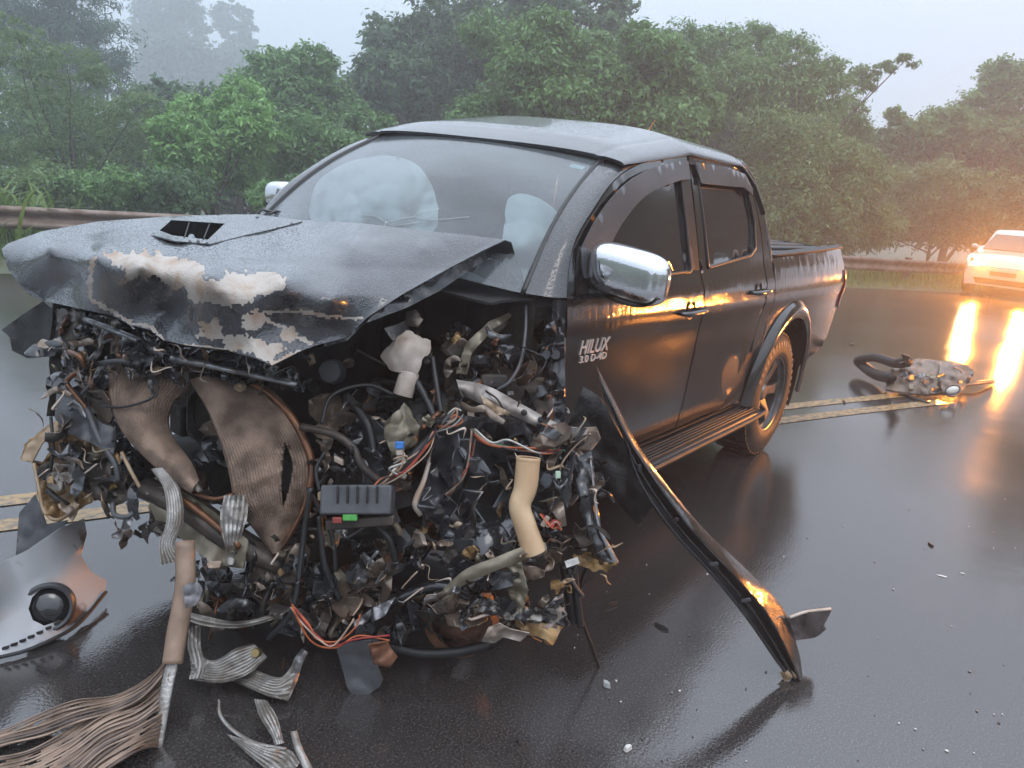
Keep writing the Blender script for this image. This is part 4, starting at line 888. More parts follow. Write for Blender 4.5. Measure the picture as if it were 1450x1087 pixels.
relief('beam_plate', [(205, 692), (245, 688), (300, 722), (352, 765), (345, 805), (300, 798), (255, 760), (220, 735)], [(205, 692, 2.40), (300, 722, 2.32), (352, 765, 2.28), (300, 798, 2.30), (220, 735, 2.40)], KHAKI, truck, .005, 8, .03, 9, 23)
tube('brown_pipe', PP([(248, 700, 2.33), (292, 732, 2.29), (340, 775, 2.27)]), .011, COPPER, truck); tube('brown_pipe', PP([(256, 690, 2.34), (300, 706, 2.30), (330, 700, 2.30)]), .007, COPPER, truck)
tube('coolant_pipe', PP([(426, 604, 2.36), (470, 614, 2.34), (498, 632, 2.33), (514, 662, 2.32), (556, 696, 2.33)]), .013, BAY, truck)
tube('brake_hose', PP([(140, 574, 2.40), (175, 576, 2.34), (212, 565, 2.32), (224, 550, 2.34), (220, 540, 2.36)]), .004, W_BLACK, truck)
# far corner: broken headlamp and its mounting
relief('wheel_liner', [(3, 467), (32, 446), (62, 426), (84, 444), (90, 480), (78, 504), (40, 507), (18, 496), (15, 478)], [(3, 467, 2.92), (62, 426, 2.78), (90, 480, 2.72), (40, 507, 2.85)], BLACKPL, truck, .006, 9, .03, 7, 31, [[(54, 494), (68, 492), (70, 500), (58, 502)]])
relief('headlamp_bracket', [(80, 436), (112, 438), (114, 470), (104, 505), (112, 540), (128, 560), (108, 590), (92, 560), (88, 510)], [(80, 436, 2.66), (112, 438, 2.56), (108, 590, 2.52), (112, 540, 2.50)], BAY, truck, .006, 6, .04, 12, 32, jag=1.5)
relief('crash_box', [(84, 556), (108, 548), (130, 588), (162, 608), (160, 642), (132, 628), (96, 612), (82, 590)], [(84, 556, 2.54), (162, 608, 2.42), (132, 628, 2.44), (96, 612, 2.52)], GREYPL, truck, .02, 6, .02, 10, 33)
tube('bent_rod', PP([(84, 478, 2.50), (100, 515, 2.47), (118, 535, 2.45)]), .007, STEEL, truck); tube('bent_rod', PP([(112, 524, 2.46), (95, 540, 2.46), (104, 556, 2.45), (118, 572, 2.44), (124, 582, 2.44)]), .008, COPPER, truck)
tube('bent_rod', PP([(124, 578, 2.44), (140, 620, 2.41), (162, 655, 2.40), (168, 680, 2.40)]), .010, GREYPL, truck); tube('lower_brace', PP([(172, 640, 2.38), (186, 668, 2.37), (198, 690, 2.37)]), .006, TAN, truck)
hl, _v = relief('headlamp_housing', [(30, 650), (36, 628), (66, 605), (90, 592), (112, 605), (150, 620), (172, 650), (165, 690), (140, 705), (110, 720), (82, 735), (62, 728), (52, 690), (48, 655)], [(30, 650, 2.62), (90, 592, 2.56), (172, 650, 2.44), (110, 720, 2.50), (70, 700, 2.56), (100, 660, 2.62)], GOLD, truck, .008, 5, .055, 13, 34, jag=1.2, holes=[[(40, 636), (66, 620), (72, 640), (60, 655), (44, 652)]])
relief('lamp_lens', [(30, 652), (40, 628), (70, 606), (86, 596), (84, 608), (60, 628), (46, 655)], [(30, 652, 2.60), (86, 596, 2.53), (60, 628, 2.56)], TAN, hl, .004, 6, .02, 14, 35)
tube('lamp_rim', PP([(48, 656, 2.55), (55, 690, 2.52), (62, 722, 2.50), (80, 736, 2.48), (108, 722, 2.46)]), .006, TAN, hl)
lathe('lamp_bulb_socket', [(0, .02), (.02, .02), (.028, 0), (.03, -.04)], P(66, 668, 2.55), -_f, DARK, hl, 18)
tube('lamp_cable', PP([(72, 590, 2.50), (75, 630, 2.48), (72, 668, 2.50)]), .005, W_BLACK, hl)
tube('tow_hook', PP([(160, 712, 2.40), (162, 728, 2.38), (176, 732, 2.37), (188, 726, 2.38), (182, 712, 2.40)]), .008, GREYPL, truck)
relief('lower_bracket', [(120, 650), (150, 645), (182, 668), (192, 706), (160, 716), (134, 700)], [(120, 650, 2.50), (182, 668, 2.44), (160, 716, 2.46)], BAY, truck, .02, 6, .05, 11, 37)
relief('torn_wing_panel', [(22, 790), (28, 726), (50, 700), (66, 742), (96, 736), (84, 758), (46, 776)], [(22, 790, 2.66), (50, 700, 2.70), (96, 736, 2.60)], GREYPL, truck, .004, 7, .02, 9, 36)
# bay contents
res_, _v = relief('fluid_reservoir', [(545, 505), (558, 492), (572, 474), (584, 470), (604, 486), (602, 500), (592, 512), (586, 530), (572, 528), (558, 518)], [(545, 505, 2.46), (584, 470, 2.46), (575, 505, 2.42), (604, 486, 2.48), (586, 530, 2.45)], WHITEPL, truck, .05, 5, .01, 12, 41)
lathe('reservoir_neck', [(0, .05), (.028, .05), (.032, .045), (.032, -.03), (0, -.03)], P(574, 547, 2.44), _U + .3*_S, WHITEPL, res_, 20)
fb = box('fuse_box', P(507, 708, 2.22), _S, _U + .2*_f, -_f + .2*_U, (.205, .085, .07), GREYPL, truck, .006)
box('fuse_box_base', P(512, 738, 2.235), _S + .08*_U, _U, -_f, (.20, .03, .06), BAY, fb, .005); box('fuse_block', P(496, 732, 2.19), _S, _U, -_f, (.042, .02, .02), GREEN, fb, .003); box('fuse_block', P(478, 736, 2.19), _S, _U, -_f, (.028, .018, .02), REDF, fb, .003)
for k in range(5): box('cover_rib', P(478 + k*14, 700, 2.182), _S, _U, -_f, (.006, .05, .01), BLACKPL, fb, .002)
box('connector', P(566, 630, 2.26), _S, _U, -_f, (.026, .022, .02), BLUE, truck, .003); box('connector', P(566, 641, 2.26), _S, _U, -_f, (.02, .016, .016), WHITEPL, truck, .003); box('connector', P(480, 652, 2.30), _S - .5*_U, _U, -_f, (.03, .018, .02), WHITEPL, truck, .003); box('connector', P(456, 702, 2.22), _S, _U, -_f, (.022, .025, .02), TAN, truck, .003)
relief('pump_housing', [(545, 600), (574, 572), (582, 590), (596, 604), (590, 622), (570, 640), (556, 648), (548, 620)], [(545, 600, 2.36), (574, 572, 2.38), (596, 604, 2.36), (556, 648, 2.34)], KHAKI, truck, .02, 6, .03, 14, 42)
tube('harness', PP([(640, 585, 2.40), (616, 612, 2.36), (590, 640, 2.32), (565, 668, 2.30), (540, 690, 2.28), (505, 700, 2.24)]), .014, W_BLACK, truck, 40)
# near side: cowl, bulkhead pressing, apron rail, inner wing
relief('bulkhead_panel', [(650, 525), (668, 492), (695, 462), (722, 445), (748, 424), (800, 434), (799, 606), (760, 590), (712, 565), (670, 548)], [(650, 525, 2.52), (748, 424, 2.68), (800, 434, 2.66), (799, 606, 2.62), (700, 520, 2.66), (712, 565, 2.52), (690, 470, 2.58)], BAY, truck, .006, 6, .03, 8, 51, [[(692, 505), (700, 475), (722, 456), (738, 466), (742, 482), (720, 505)], [(752, 470), (770, 452), (776, 480), (764, 488)], [(758, 500), (765, 490), (771, 498), (769, 512), (761, 514)]])
relief('bulkhead_rib', [(776, 432), (800, 434), (800, 606), (785, 602), (780, 520)], [(776, 432, 2.60), (800, 434, 2.58), (800, 606, 2.52), (785, 602, 2.54)], GLOSSBLK, truck, .01, 7, .02, 9, 52)
relief('bulkhead_edge', [(646, 528), (660, 486), (692, 456), (728, 440), (724, 448), (696, 468), (668, 500), (660, 530)], [(646, 528, 2.48), (692, 456, 2.54), (728, 440, 2.62), (660, 530, 2.46)], KHAKI, truck, .006, 6, .03, 14, 53)
relief('cowl_end_plate', [(746, 412), (796, 412), (786, 434), (754, 434)], [(746, 412, 2.60), (796, 412, 2.60), (770, 434, 2.58)], GREYPL, truck, .006, 8, .01, 9, 54)
tube('vacuum_hose', PP([(745, 432, 2.56), (744, 470, 2.52), (738, 510, 2.48), (722, 540, 2.45), (704, 552, 2.45)]), .006, GREYPL, truck); box('bulkhead_bracket', P(700, 540, 2.50), _S, _U, -_f, (.09, .05, .05), BAY, truck, .01)
for q in (772, 786): lathe('hinge_pin', [(0, .02), (.016, .02), (.02, 0), (.02, -.03)], P(q, 502, 2.56), -_f, GLOSSBLK, truck, 14)
ap = loft('apron_rail', PP([(646, 538, 2.44), (690, 547, 2.40), (740, 574, 2.36), (790, 600, 2.34), (832, 608, 2.36)]), PP([(652, 556, 2.43), (688, 574, 2.38), (736, 592, 2.34), (784, 616, 2.33), (828, 632, 2.35)]), M('grey_primer_rail', (.36, .32, .29), (.16, .13, .11), 11, .35, .3, .25, 40), truck, 0, 0, .018, 40, .006, seed=6, wob=.015)
for q in ((742, 584), (766, 594), (786, 606)): lathe('rail_hole', [(0, .002), (.007, .002), (.010, 0)], P(q[0], q[1], 2.315), -_f, W_BLACK, ap, 12)
relief('torn_flap', [(680, 560), (700, 572), (722, 584), (716, 592), (700, 590), (688, 578)], [(680, 560, 2.36), (722, 584, 2.32), (700, 590, 2.33)], TAN, truck, .003, 4, .03, 20, 55)
iw, _v = relief('inner_wing_panel', [(622, 604), (650, 592), (700, 588), (760, 598), (806, 612), (812, 680), (796, 740), (776, 792), (728, 800), (690, 832), (648, 808), (618, 748), (590, 716), (600, 690)], [(622, 604, 2.34), (700, 588, 2.35), (806, 612, 2.31), (812, 680, 2.30), (776, 792, 2.28), (690, 832, 2.27), (590, 716, 2.27), (690, 690, 2.36), (650, 760, 2.27), (740, 690, 2.35)], M('folded_black_sheet', (.022, .023, .026), (.045, .046, .052), 7, .14, .4, .06, 25, coat=.8), truck, .004, 27, .11, 6, 56, jag=2, smooth=False, bevel=.006)
tube('torn_edge', PP([(626, 606, 2.38), (612, 640, 2.35), (600, 680, 2.33), (588, 712, 2.31), (596, 730, 2.31)]), [.004, .006, .009, .012, .008], PRIMER, iw, 30, 6, .5); tube('torn_edge', PP([(600, 732, 2.31), (640, 745, 2.33), (682, 768, 2.34), (700, 762, 2.33)]), [.006, .006, .008, .005], PRIMER, iw, 30, 6, .5)
relief('folded_plate', [(640, 800), (668, 772), (712, 780), (740, 800), (732, 830), (690, 838), (652, 828)], [(640, 800, 2.30), (712, 780, 2.28), (732, 830, 2.29), (652, 828, 2.30)], GLOSSBLK, truck, .004, 5, .05, 13, 57, jag=1.5)
col = loft('wing_mount_column', PP([(796, 606, 2.36), (808, 660, 2.33), (820, 720, 2.31), (832, 776, 2.30), (846, 800, 2.30)]), PP([(830, 606, 2.36), (840, 660, 2.33), (846, 720, 2.31), (860, 780, 2.30), (874, 796, 2.30)]), GLOSSBLK, truck, 0, 0, .03, 40, .006, seed=7, wob=.03)
tube('torn_edge', PP([(836, 650, 2.31), (842, 700, 2.29), (848, 745, 2.28), (866, 785, 2.28), (872, 798, 2.28)]), [.003, .005, .005, .010, .012], STEEL, col, 30, 6, .6)
relief('torn_foot', [(812, 788), (846, 780), (874, 794), (866, 806), (840, 808), (820, 800)], [(812, 788, 2.30), (874, 794, 2.27), (840, 808, 2.28)], GOLD, col, .004, 4, .05, 18, 58, jag=1.5)
# beige filler neck
def neck():
    path = catmull(PP([(748, 650, 2.22), (744, 690, 2.22), (736, 716, 2.215), (744, 745, 2.215), (757, 782, 2.22)]), 30)
    V, F = sweep(path, [.033, .033, .030, .030, .031, .033], 24, 1.0, False); ob = mk('filler_neck', V, F, BEIGE, truck, True, .004)
    lathe('neck_rim', [(.030, .004), (.035, .006), (.037, 0), (.035, -.006)], path[0], path[0] - path[1], BEIGE, ob, 24)
neck()
loft('strap', PP([(628, 834, 2.22), (660, 806, 2.20), (700, 790, 2.19), (740, 774, 2.20), (772, 768, 2.22)]), PP([(634, 842, 2.22), (664, 824, 2.20), (706, 806, 2.19), (744, 792, 2.20), (776, 782, 2.22)]), KHAKI, truck, 0, 0, .008, 30, .003, seed=8, wob=.012)
relief('folded_bracket', [(718, 800), (738, 796), (748, 836), (738, 870), (726, 852), (716, 830)], [(718, 800, 2.20), (748, 836, 2.17), (738, 870, 2.19)], KHAKI, truck, .004, 4, .04, 14, 59)
relief('lower_cross_plate', [(636, 836), (670, 842), (720, 856), (770, 862), (794, 840), (806, 886), (770, 880), (720, 876), (676, 866), (642, 850)], [(636, 836, 2.28), (720, 856, 2.22), (794, 840, 2.24), (806, 886, 2.24), (676, 866, 2.25)], M('chipped_white_black', (.50, .46, .42), (.03, .03, .032), 26, .35, .2, .3, 50, detail=7, lo=.46, hi=.54), truck, .005, 5, .035, 14, 60, jag=1.2)
relief('amber_lamp_shard', [(730, 880), (770, 884), (796, 888), (780, 914), (762, 900), (742, 898)], [(730, 880, 2.24), (796, 888, 2.22), (780, 914, 2.22)], GOLD, truck, .012, 5, .03, 16, 61)
relief('peeled_plastic', [(682, 908), (692, 888), (708, 882), (722, 890), (750, 896), (736, 908), (712, 902), (700, 910)], [(682, 908, 2.22), (722, 890, 2.19), (750, 896, 2.20)], WHITEPL, truck, .003, 4, .035, 16, 62)
rg = lathe('brake_hub', [(.085, .03), (.112, .03), (.118, 0), (.112, -.05), (.06, -.06), (0, -.06)], P(652, 876, 2.38), -_f*1 - .25*_S, RUST, truck, 36)
tube('lower_arm', PP([(500, 888, 2.36), (560, 850, 2.32), (620, 828, 2.30), (680, 845, 2.28)]), [.015, .022, .024, .02], GLOSSBLK, truck, 24, 8, .7); tube('lower_hose', PP([(520, 905, 2.34), (600, 925, 2.34), (680, 916, 2.33), (740, 888, 2.30)]), .016, W_BLACK, truck, 30)
relief('torn_arm_plate', [(500, 880), (530, 860), (560, 845), (545, 872), (520, 884), (504, 892)], [(500, 880, 2.28), (560, 845, 2.27), (520, 884, 2.28)], STEEL, truck, .004, 5, .03, 16, 63)
relief('mud_flap', [(476, 912), (530, 905), (536, 945), (542, 962), (538, 972), (520, 984), (500, 984), (492, 972)], [(476, 912, 2.26), (530, 905, 2.26), (510, 984, 2.27)], GREYPL, truck, .008, 8, .012, 8, 64)
relief('flap_bracket', [(522, 912), (548, 908), (562, 930), (552, 944), (530, 940)], [(522, 912, 2.22), (562, 930, 2.22), (530, 940, 2.22)], RUST, truck, .006, 5, .03, 16, 65)
box('paper_tag', P(810, 796, 2.24), _S + .35*_U, _U - .35*_S, -_f, (.040, .020, .002), PAPER, truck, 0)
wheel(t2w((2.66, .56, .36)), (.55, .83, .1))
tube('suspension_arm', [t2w((2.75, .1, .36)), t2w((2.8, .35, .34)), t2w((2.8, .6, .36))], .03, DARK, truck)
tube('coil_spring', [t2w((2.82 + .06*cos(k*.9), .38 + .06*sin(k*.9), .40 + k*.006)) for k in range(56)], .010, DARK, truck, 170, 6)
# loose wires --------------------------------------------------------------
def wires(paths, rad=.0028, spread=4):
    rr = random.Random(77)
    for pts, mats in paths:
        for i, m in enumerate(mats):
            q = [(a + rr.gauss(0, spread), b + rr.gauss(0, spread), d + rr.gauss(0, .012)) for a, b, d in pts]
            tube('wire', PP(q), rad*rr.uniform(.8, 1.3), m, truck, 26, 5)
wires([([(412, 858, 2.20), (432, 882, 2.18), (452, 906, 2.17), (474, 914, 2.17), (494, 888, 2.18), (505, 876, 2.19)], [W_ORANGE, W_PINK]), ([(414, 860, 2.20), (446, 902, 2.18), (474, 914, 2.17), (505, 900, 2.17), (552, 907, 2.18)], [W_RED, W_ORANGE]),
       ([(668, 612, 2.30), (690, 625, 2.28), (720, 636, 2.27), (760, 640, 2.27), (795, 640, 2.28)], [W_ORANGE, W_RED, W_PINK, W_GREEN, W_WHITE, W_ORANGE, W_BLACK]),
       ([(672, 614, 2.30), (664, 650, 2.29), (650, 680, 2.28), (625, 710, 2.28), (605, 722, 2.28)], [W_PINK, W_PINK, W_BLACK, W_RED]), ([(620, 610, 2.30), (640, 600, 2.29), (652, 590, 2.29), (645, 582, 2.29), (636, 590, 2.29)], [W_PINK, W_WHITE, W_ORANGE]),
       ([(560, 655, 2.27), (572, 645, 2.26), (570, 660, 2.26), (556, 668, 2.26), (575, 672, 2.26)], [W_WHITE, W_PINK, W_PINK, W_WHITE]), ([(520, 698, 2.24), (545, 682, 2.25), (570, 665, 2.26), (600, 635, 2.29), (618, 608, 2.31)], [W_RED, W_PINK, W_PINK, W_BLACK, W_ORANGE]),
       ([(832, 615, 2.28), (812, 625, 2.27), (800, 650, 2.27), (792, 672, 2.27)], [W_BLACK, W_PINK, W_BLACK]), ([(770, 730, 2.22), (780, 745, 2.21), (785, 738, 2.21), (792, 752, 2.21)], [W_RED, W_RED, W_PINK, W_ORANGE]),
       ([(815, 640, 2.26), (800, 690, 2.25), (778, 722, 2.24), (778, 745, 2.24)], [W_BLACK, W_BLACK])], spread=3.2)
box('connector', P(790, 672, 2.26), _S, _U, -_f, (.016, .022, .014), M('pale_green_plug', (.45, .60, .45), None, rough=.4), truck, .003); box('connector', P(772, 738, 2.21), _S - .6*_U, _U + .6*_S, -_f, (.014, .034, .014), WHITEPL, truck, .003)
for pts, r in (([(868, 772, 2.32), (835, 800, 2.34), (822, 830, 2.36), (822, 870, 2.40), (838, 915, 2.45), (850, 950, 2.50)], .006), ([(800, 800, 2.28), (806, 840, 2.30), (812, 880, 2.32)], .016), ([(812, 800, 2.27), (816, 840, 2.29), (822, 886, 2.31)], .012), ([(440, 690, 2.26), (430, 760, 2.26), (415, 860, 2.24), (380, 905, 2.25)], .009), ([(452, 730, 2.27), (460, 800, 2.27), (480, 850, 2.28)], .010), ([(530, 740, 2.27), (552, 765, 2.27), (560, 795, 2.28)], .010), ([(436, 690, 2.28), (470, 760, 2.29), (475, 830, 2.29)], .007),
               ([(455, 600, 2.36), (470, 560, 2.40), (520, 545, 2.45), (560, 560, 2.46)], .006), ([(600, 725, 2.30), (605, 760, 2.30), (640, 775, 2.31)], .005), ([(460, 640, 2.32), (448, 665, 2.31), (452, 695, 2.30)], .006), ([(590, 540, 2.44), (606, 570, 2.42), (618, 600, 2.38)], .012), ([(612, 505, 2.48), (618, 545, 2.45), (625, 585, 2.42)], .010), ([(490, 560, 2.46), (520, 600, 2.42), (530, 640, 2.40)], .014)):
    tube('cable', PP(pts), r, W_BLACK, truck, 28)
# torn brackets and shards all through the crushed bay -----------------------
rr = random.Random(2024); MS = [GLOSSBLK]*6 + [DARK]*3 + [BAY]*5 + [GREYPL]*2 + [STEEL]*3 + [KHAKI]*4 + [RUST]*3 + [TAN]*3 + [PRIMER]*2 + [GOLD]*2
def shard(cx, cy, d, size, seed):
    r2 = random.Random(seed); a0 = r2.uniform(0, 6.28); n = r2.randint(5, 9); el = r2.uniform(.3, 1)
    ol = []
    for k in range(n):
        t = 2*pi*k/n; rad = size*r2.uniform(.55, 1.2); x, y = rad*cos(t), rad*el*sin(t); ol.append((cx + x*cos(a0) - y*sin(a0), cy + x*sin(a0) + y*cos(a0)))
    gx, gy = r2.gauss(0, .004), r2.gauss(0, .004)
    ct = [(cx, cy, d + r2.gauss(0, .02)), (cx + size, cy, d + gx*size), (cx, cy + size, d + gy*size), (cx - size, cy, d - gx*size), (cx, cy - size, d - gy*size)]
    relief('torn_bracket', ol, ct, r2.choice(MS), truck, r2.choice([.002, .003, .006, .014]), max(3.5, size*.3), .035, 18, seed, smooth=r2.random() < .5)
REG = [((80, 180, 450, 720), 2.52, 26, (7, 16)), ((120, 440, 470, 548), 2.40, 30, (5, 14)), ((390, 640, 745, 920), 2.40, 44, (8, 24)), ((600, 860, 580, 880), 2.36, 14, (6, 16)), ((440, 690, 450, 720), 2.58, 40, (10, 26)), ((600, 720, 470, 600), 2.50, 24, (6, 16)), ((280, 420, 760, 880), 2.36, 22, (8, 22)), ((160, 330, 560, 760), 2.52, 14, (10, 24)), ((640, 810, 780, 900), 2.27, 26, (5, 13))]
WRK = [(60, 440), (150, 450), (385, 525), (500, 485), (560, 450), (640, 410), (700, 420), (790, 440), (800, 600), (850, 640), (868, 790), (810, 890), (700, 905), (560, 920), (420, 900), (280, 880), (230, 790), (90, 735), (50, 690)]
for (x0, x1, y0, y1), d, n, (s0, s1) in REG:
    for i in range(n):
        cx, cy = rr.uniform(x0, x1), rr.uniform(y0, y1)
        if not inpoly([(cx, cy)], WRK)[0]: continue
        shard(cx, cy, d + rr.gauss(0, .05), rr.uniform(s0, s1), rr.randint(1, 10**6))
        if rr.random() < .55:
            a = rr.uniform(0, 6.28); l = rr.uniform(14, 60); b = rr.gauss(0, 12)
            tube(rr.choice(['hose', 'wire', 'bent_rod']), PP([(cx, cy, d), (cx + l*.5*cos(a) + b, cy + l*.5*sin(a) - b, d - .03), (cx + l*cos(a), cy + l*sin(a), d + .02)]), rr.choice([.003, .004, .006, .010]), rr.choice([W_BLACK, W_BLACK, DARK, GREYPL, STEEL, BAY, KHAKI, COPPER]), truck, 14, 6)
for i in range(46):                                   # bright torn paint edges and splinters
    cx, cy = rr.choice([(rr.uniform(600, 860), rr.uniform(570, 880)), (rr.uniform(90, 430), rr.uniform(455, 540)), (rr.uniform(380, 640), rr.uniform(740, 900)), (rr.uniform(70, 190), rr.uniform(560, 730))])
    if inpoly([(cx, cy)], WRK)[0]: shard(cx, cy, 2.27 + (2.46 - 2.27)*(cx < 200) + rr.gauss(0, .02), rr.uniform(2.5, 6.5), rr.randint(1, 10**6))

SHEET = [M('grey_torn_sheet', (.10, .102, .11), (.05, .05, .054), 8, .22, .4, .1, 30, coat=.5), GLOSSBLK, M('brown_wet_sheet', (.17, .12, .085), (.06, .046, .038), 9, .22, .3, .15, 30, coat=.5), M('mud_tan_sheet', (.26, .19, .14), (.10, .075, .06), 10, .3, .2, .15, 30, coat=.3)]
def sheet(cx, cy, d, size, seed):
    r2 = random.Random(seed); a0 = r2.uniform(0, 6.28); n = r2.randint(6, 10); el = r2.uniform(.35, .8); ol = []
    for k in range(n):
        t = 2*pi*k/n; rad = size*r2.uniform(.82, 1.15); x, y = rad*cos(t), rad*el*sin(t); ol.append((cx + x*cos(a0) - y*sin(a0), cy + x*sin(a0) + y*cos(a0)))
    g = r2.uniform(0, 6.28); st = r2.uniform(.0015, .004)
    ct = [(cx, cy, d - r2.uniform(.0, .03))] + [(cx + size*cos(t), cy + size*sin(t), d + st*size*cos(t - g) + r2.gauss(0, .015)) for t in np.linspace(0, 6.28, 6, endpoint=False)]
    ob, vv = relief('crumpled_sheet', ol, ct, r2.choice(SHEET), truck, .003, max(6, size*.42), .05, 9, seed, soft=False, smooth=False, bevel=.003)
    if r2.random() < .65:
        k0 = r2.randint(0, n - 1); m = r2.randint(1, 2); e = [ol[(k0 + i) % n] for i in range(m + 1)]; dd = rbf(ct, e, False)
        tube('torn_edge', [P(a, b, q + .05*crump(P(a, b, q), 9, seed) - .002) for (a, b), q in zip(e, dd)], [.002, r2.uniform(.003, .006), .0025], r2.choice([PRIMER, PRIMER, STEEL, KHAKI]), ob, 16, 5, .5)
for (x0, x1, y0, y1), d, n, (s0, s1) in [((610, 800, 600, 800), 2.29, 7, (20, 40)), ((790, 862, 620, 800), 2.33, 7, (14, 30)), ((640, 800, 800, 890), 2.26, 8, (16, 32)), ((400, 620, 760, 900), 2.36, 14, (20, 44)), ((80, 180, 470, 720), 2.50, 12, (16, 34)), ((640, 800, 460, 580), 2.56, 8, (18, 36)), ((260, 420, 780, 880), 2.36, 8, (18, 36)), ((450, 620, 580, 740), 2.46, 10, (20, 40)), ((130, 420, 470, 540), 2.40, 12, (12, 28)), ((160, 330, 600, 760), 2.48, 8, (18, 34))]:
    for i in range(n):
        cx, cy = rr.uniform(x0, x1), rr.uniform(y0, y1)
        if inpoly([(cx, cy)], WRK)[0]: sheet(cx, cy, d + rr.gauss(0, .03), rr.uniform(s0, s1), rr.randint(1, 10**6))

def ribbon(cx, cy, d, size, seed):
    """a torn, bent and twisted strip of panel"""
    r2 = random.Random(seed); a = r2.uniform(0, 6.28); L_ = size*r2.uniform(1.8, 3.6); wd = size*r2.uniform(.25, .6); A = []; B = []; x, y = cx - cos(a)*L_/2, cy - sin(a)*L_/2; tw = r2.uniform(0, 3.1); dd = d
    for k in range(5):
        wk_ = wd*(r2.uniform(.7, 1.1) if 0 < k < 4 else r2.uniform(.2, .7)); nx, ny = -sin(a), cos(a); c_, s_ = cos(tw), sin(tw)
        A.append((x + nx*wk_*c_, y + ny*wk_*c_, dd + wk_*s_*.0022)); B.append((x - nx*wk_*c_, y - ny*wk_*c_, dd - wk_*s_*.0022))
        a += r2.gauss(0, .55); tw += r2.gauss(0, .5); x += cos(a)*L_/4; y += sin(a)*L_/4; dd += r2.gauss(0, .018)
    mat = r2.choice(SHEET + [GLOSSBLK, GLOSSBLK, DARK, BAY, STEEL])
    loft('torn_strip', PP(A), PP(B), mat, truck, 0, 0, r2.uniform(-.006, .008), 14, .0022, nu=4, seed=seed, wob=.012)
    if r2.random() < .35: tube('torn_edge', PP(A), [.0008, r2.uniform(.0012, .003), .0008], r2.choice([PRIMER, PRIMER, STEEL, TAN]), truck, 16, 5, .5)
for (x0, x1, y0, y1), d, n, (s0, s1) in [((600, 800, 590, 800), 2.27, 26, (8, 20)), ((780, 866, 610, 800), 2.29, 16, (6, 16)), ((640, 806, 800, 892), 2.22, 18, (7, 18)), ((400, 640, 780, 905), 2.30, 30, (9, 24)), ((60, 185, 470, 730), 2.45, 34, (8, 20)), ((640, 800, 450, 590), 2.50, 18, (8, 20)), ((250, 420, 790, 885), 2.30, 22, (8, 22)), ((130, 430, 475, 540), 2.36, 26, (6, 16)), ((170, 330, 640, 780), 2.38, 18, (8, 18)), ((440, 600, 560, 740), 2.36, 22, (8, 20))]:
    for i in range(n):
        cx, cy = rr.uniform(x0, x1), rr.uniform(y0, y1)
        if inpoly([(cx, cy)], WRK)[0] and not (455 < cx < 565 and 680 < cy < 748) and not (725 < cx < 775 and 640 < cy < 790): ribbon(cx, cy, d + rr.gauss(0, .03), rr.uniform(s0, s1), rr.randint(1, 10**6))
for i in range(60):                                   # curled torn paint edges
    cx, cy = rr.choice([(rr.uniform(600, 865), rr.uniform(590, 890)), (rr.uniform(600, 865), rr.uniform(590, 890)), (rr.uniform(70, 190), rr.uniform(470, 730)), (rr.uniform(380, 640), rr.uniform(760, 900)), (rr.uniform(130, 430), rr.uniform(480, 540))])
    if not inpoly([(cx, cy)], WRK)[0]: continue
    a = rr.uniform(0, 6.28); l = rr.uniform(10, 42); d = 2.24 + .2*(cx < 200) + rr.gauss(0, .02); b = rr.gauss(0, 7)
    tube('torn_edge', PP([(cx, cy, d), (cx + l*.35*cos(a) + b, cy + l*.35*sin(a) - b, d - .012), (cx + l*.7*cos(a) - b*.4, cy + l*.7*sin(a) + b*.3, d), (cx + l*cos(a), cy + l*sin(a), d + .015)]), [.001, rr.uniform(.003, .007), rr.uniform(.002, .006), .001], rr.choice([PRIMER, PRIMER, STEEL, KHAKI, TAN]), truck, 18, 5, .35)
# ================================================================ torn-off pieces lying about
MUDGREY = M('muddy_bumper_paint', (.42, .43, .45), (.11, .08, .065), 5, .3, 0, .06, 30, lo=.58, hi=.62)
def ext(ctrl_g): return [(a, b, float((G(a, b, z) - CAM) @ _f)) for a, b, z in ctrl_g]
c = G(60, 870); bc = empty('bumper_cover', tuple(c), 'torn grey bumper cover with a round fog lamp lying beside the smashed front', 'bumper')
bd = ext([(0, 925, .02), (70, 903, .02), (140, 852, .03), (155, 822, .05), (60, 850, .12), (0, 860, .14), (0, 797, .26), (85, 745, .26), (140, 726, .20), (112, 790, .14), (-30, 930, .02), (-30, 830, .25)])
skin, _v = relief('bumper_skin', [(-30, 828), (0, 797), (40, 778), (85, 748), (118, 734), (122, 756), (114, 786), (128, 810), (150, 822), (148, 842), (138, 856), (112, 882), (72, 905), (30, 921), (-30, 934)], bd, MUDGREY, bc, .006, 5, .012, 4, 71, [[(40, 862), (45, 846), (58, 834), (76, 832), (92, 838), (97, 850), (92, 866), (80, 880), (62, 886), (46, 878)]])
bq = float(rbf(bd, [(68, 860)])[0]); lathe('fog_lamp_bezel', [(.062, .012), (.070, .016), (.078, .006), (.074, -.03), (.055, -.035)], P(68, 860, bq), -_f + .35*_S + .1*_U, GREYPL, bc, 32)
lathe('fog_lamp_lens', [(0, .012), (.03, .010), (.05, .002), (.062, -.012)], P(66, 861, bq + .004), -_f + .35*_S + .1*_U, TINT, bc, 32)
tube('lower_lip', [P(a, b, float(rbf(bd, [(a, b)])[0]) - .01) for a, b in ((150, 838), (112, 882), (72, 906), (30, 923), (-30, 936))], .006, BLACKPL, bc, 40)
for k in range(7):
    a, b = 8 + k*12, 917 - k*4.2 - (k*.9)**1.6*.6; box('mounting_tab', P(a, b, float(rbf(bd, [(a, b)])[0]) - .008), _S + .3*_U, _U, -_f, (.022, .010, .006), BLACKPL, bc, .002)
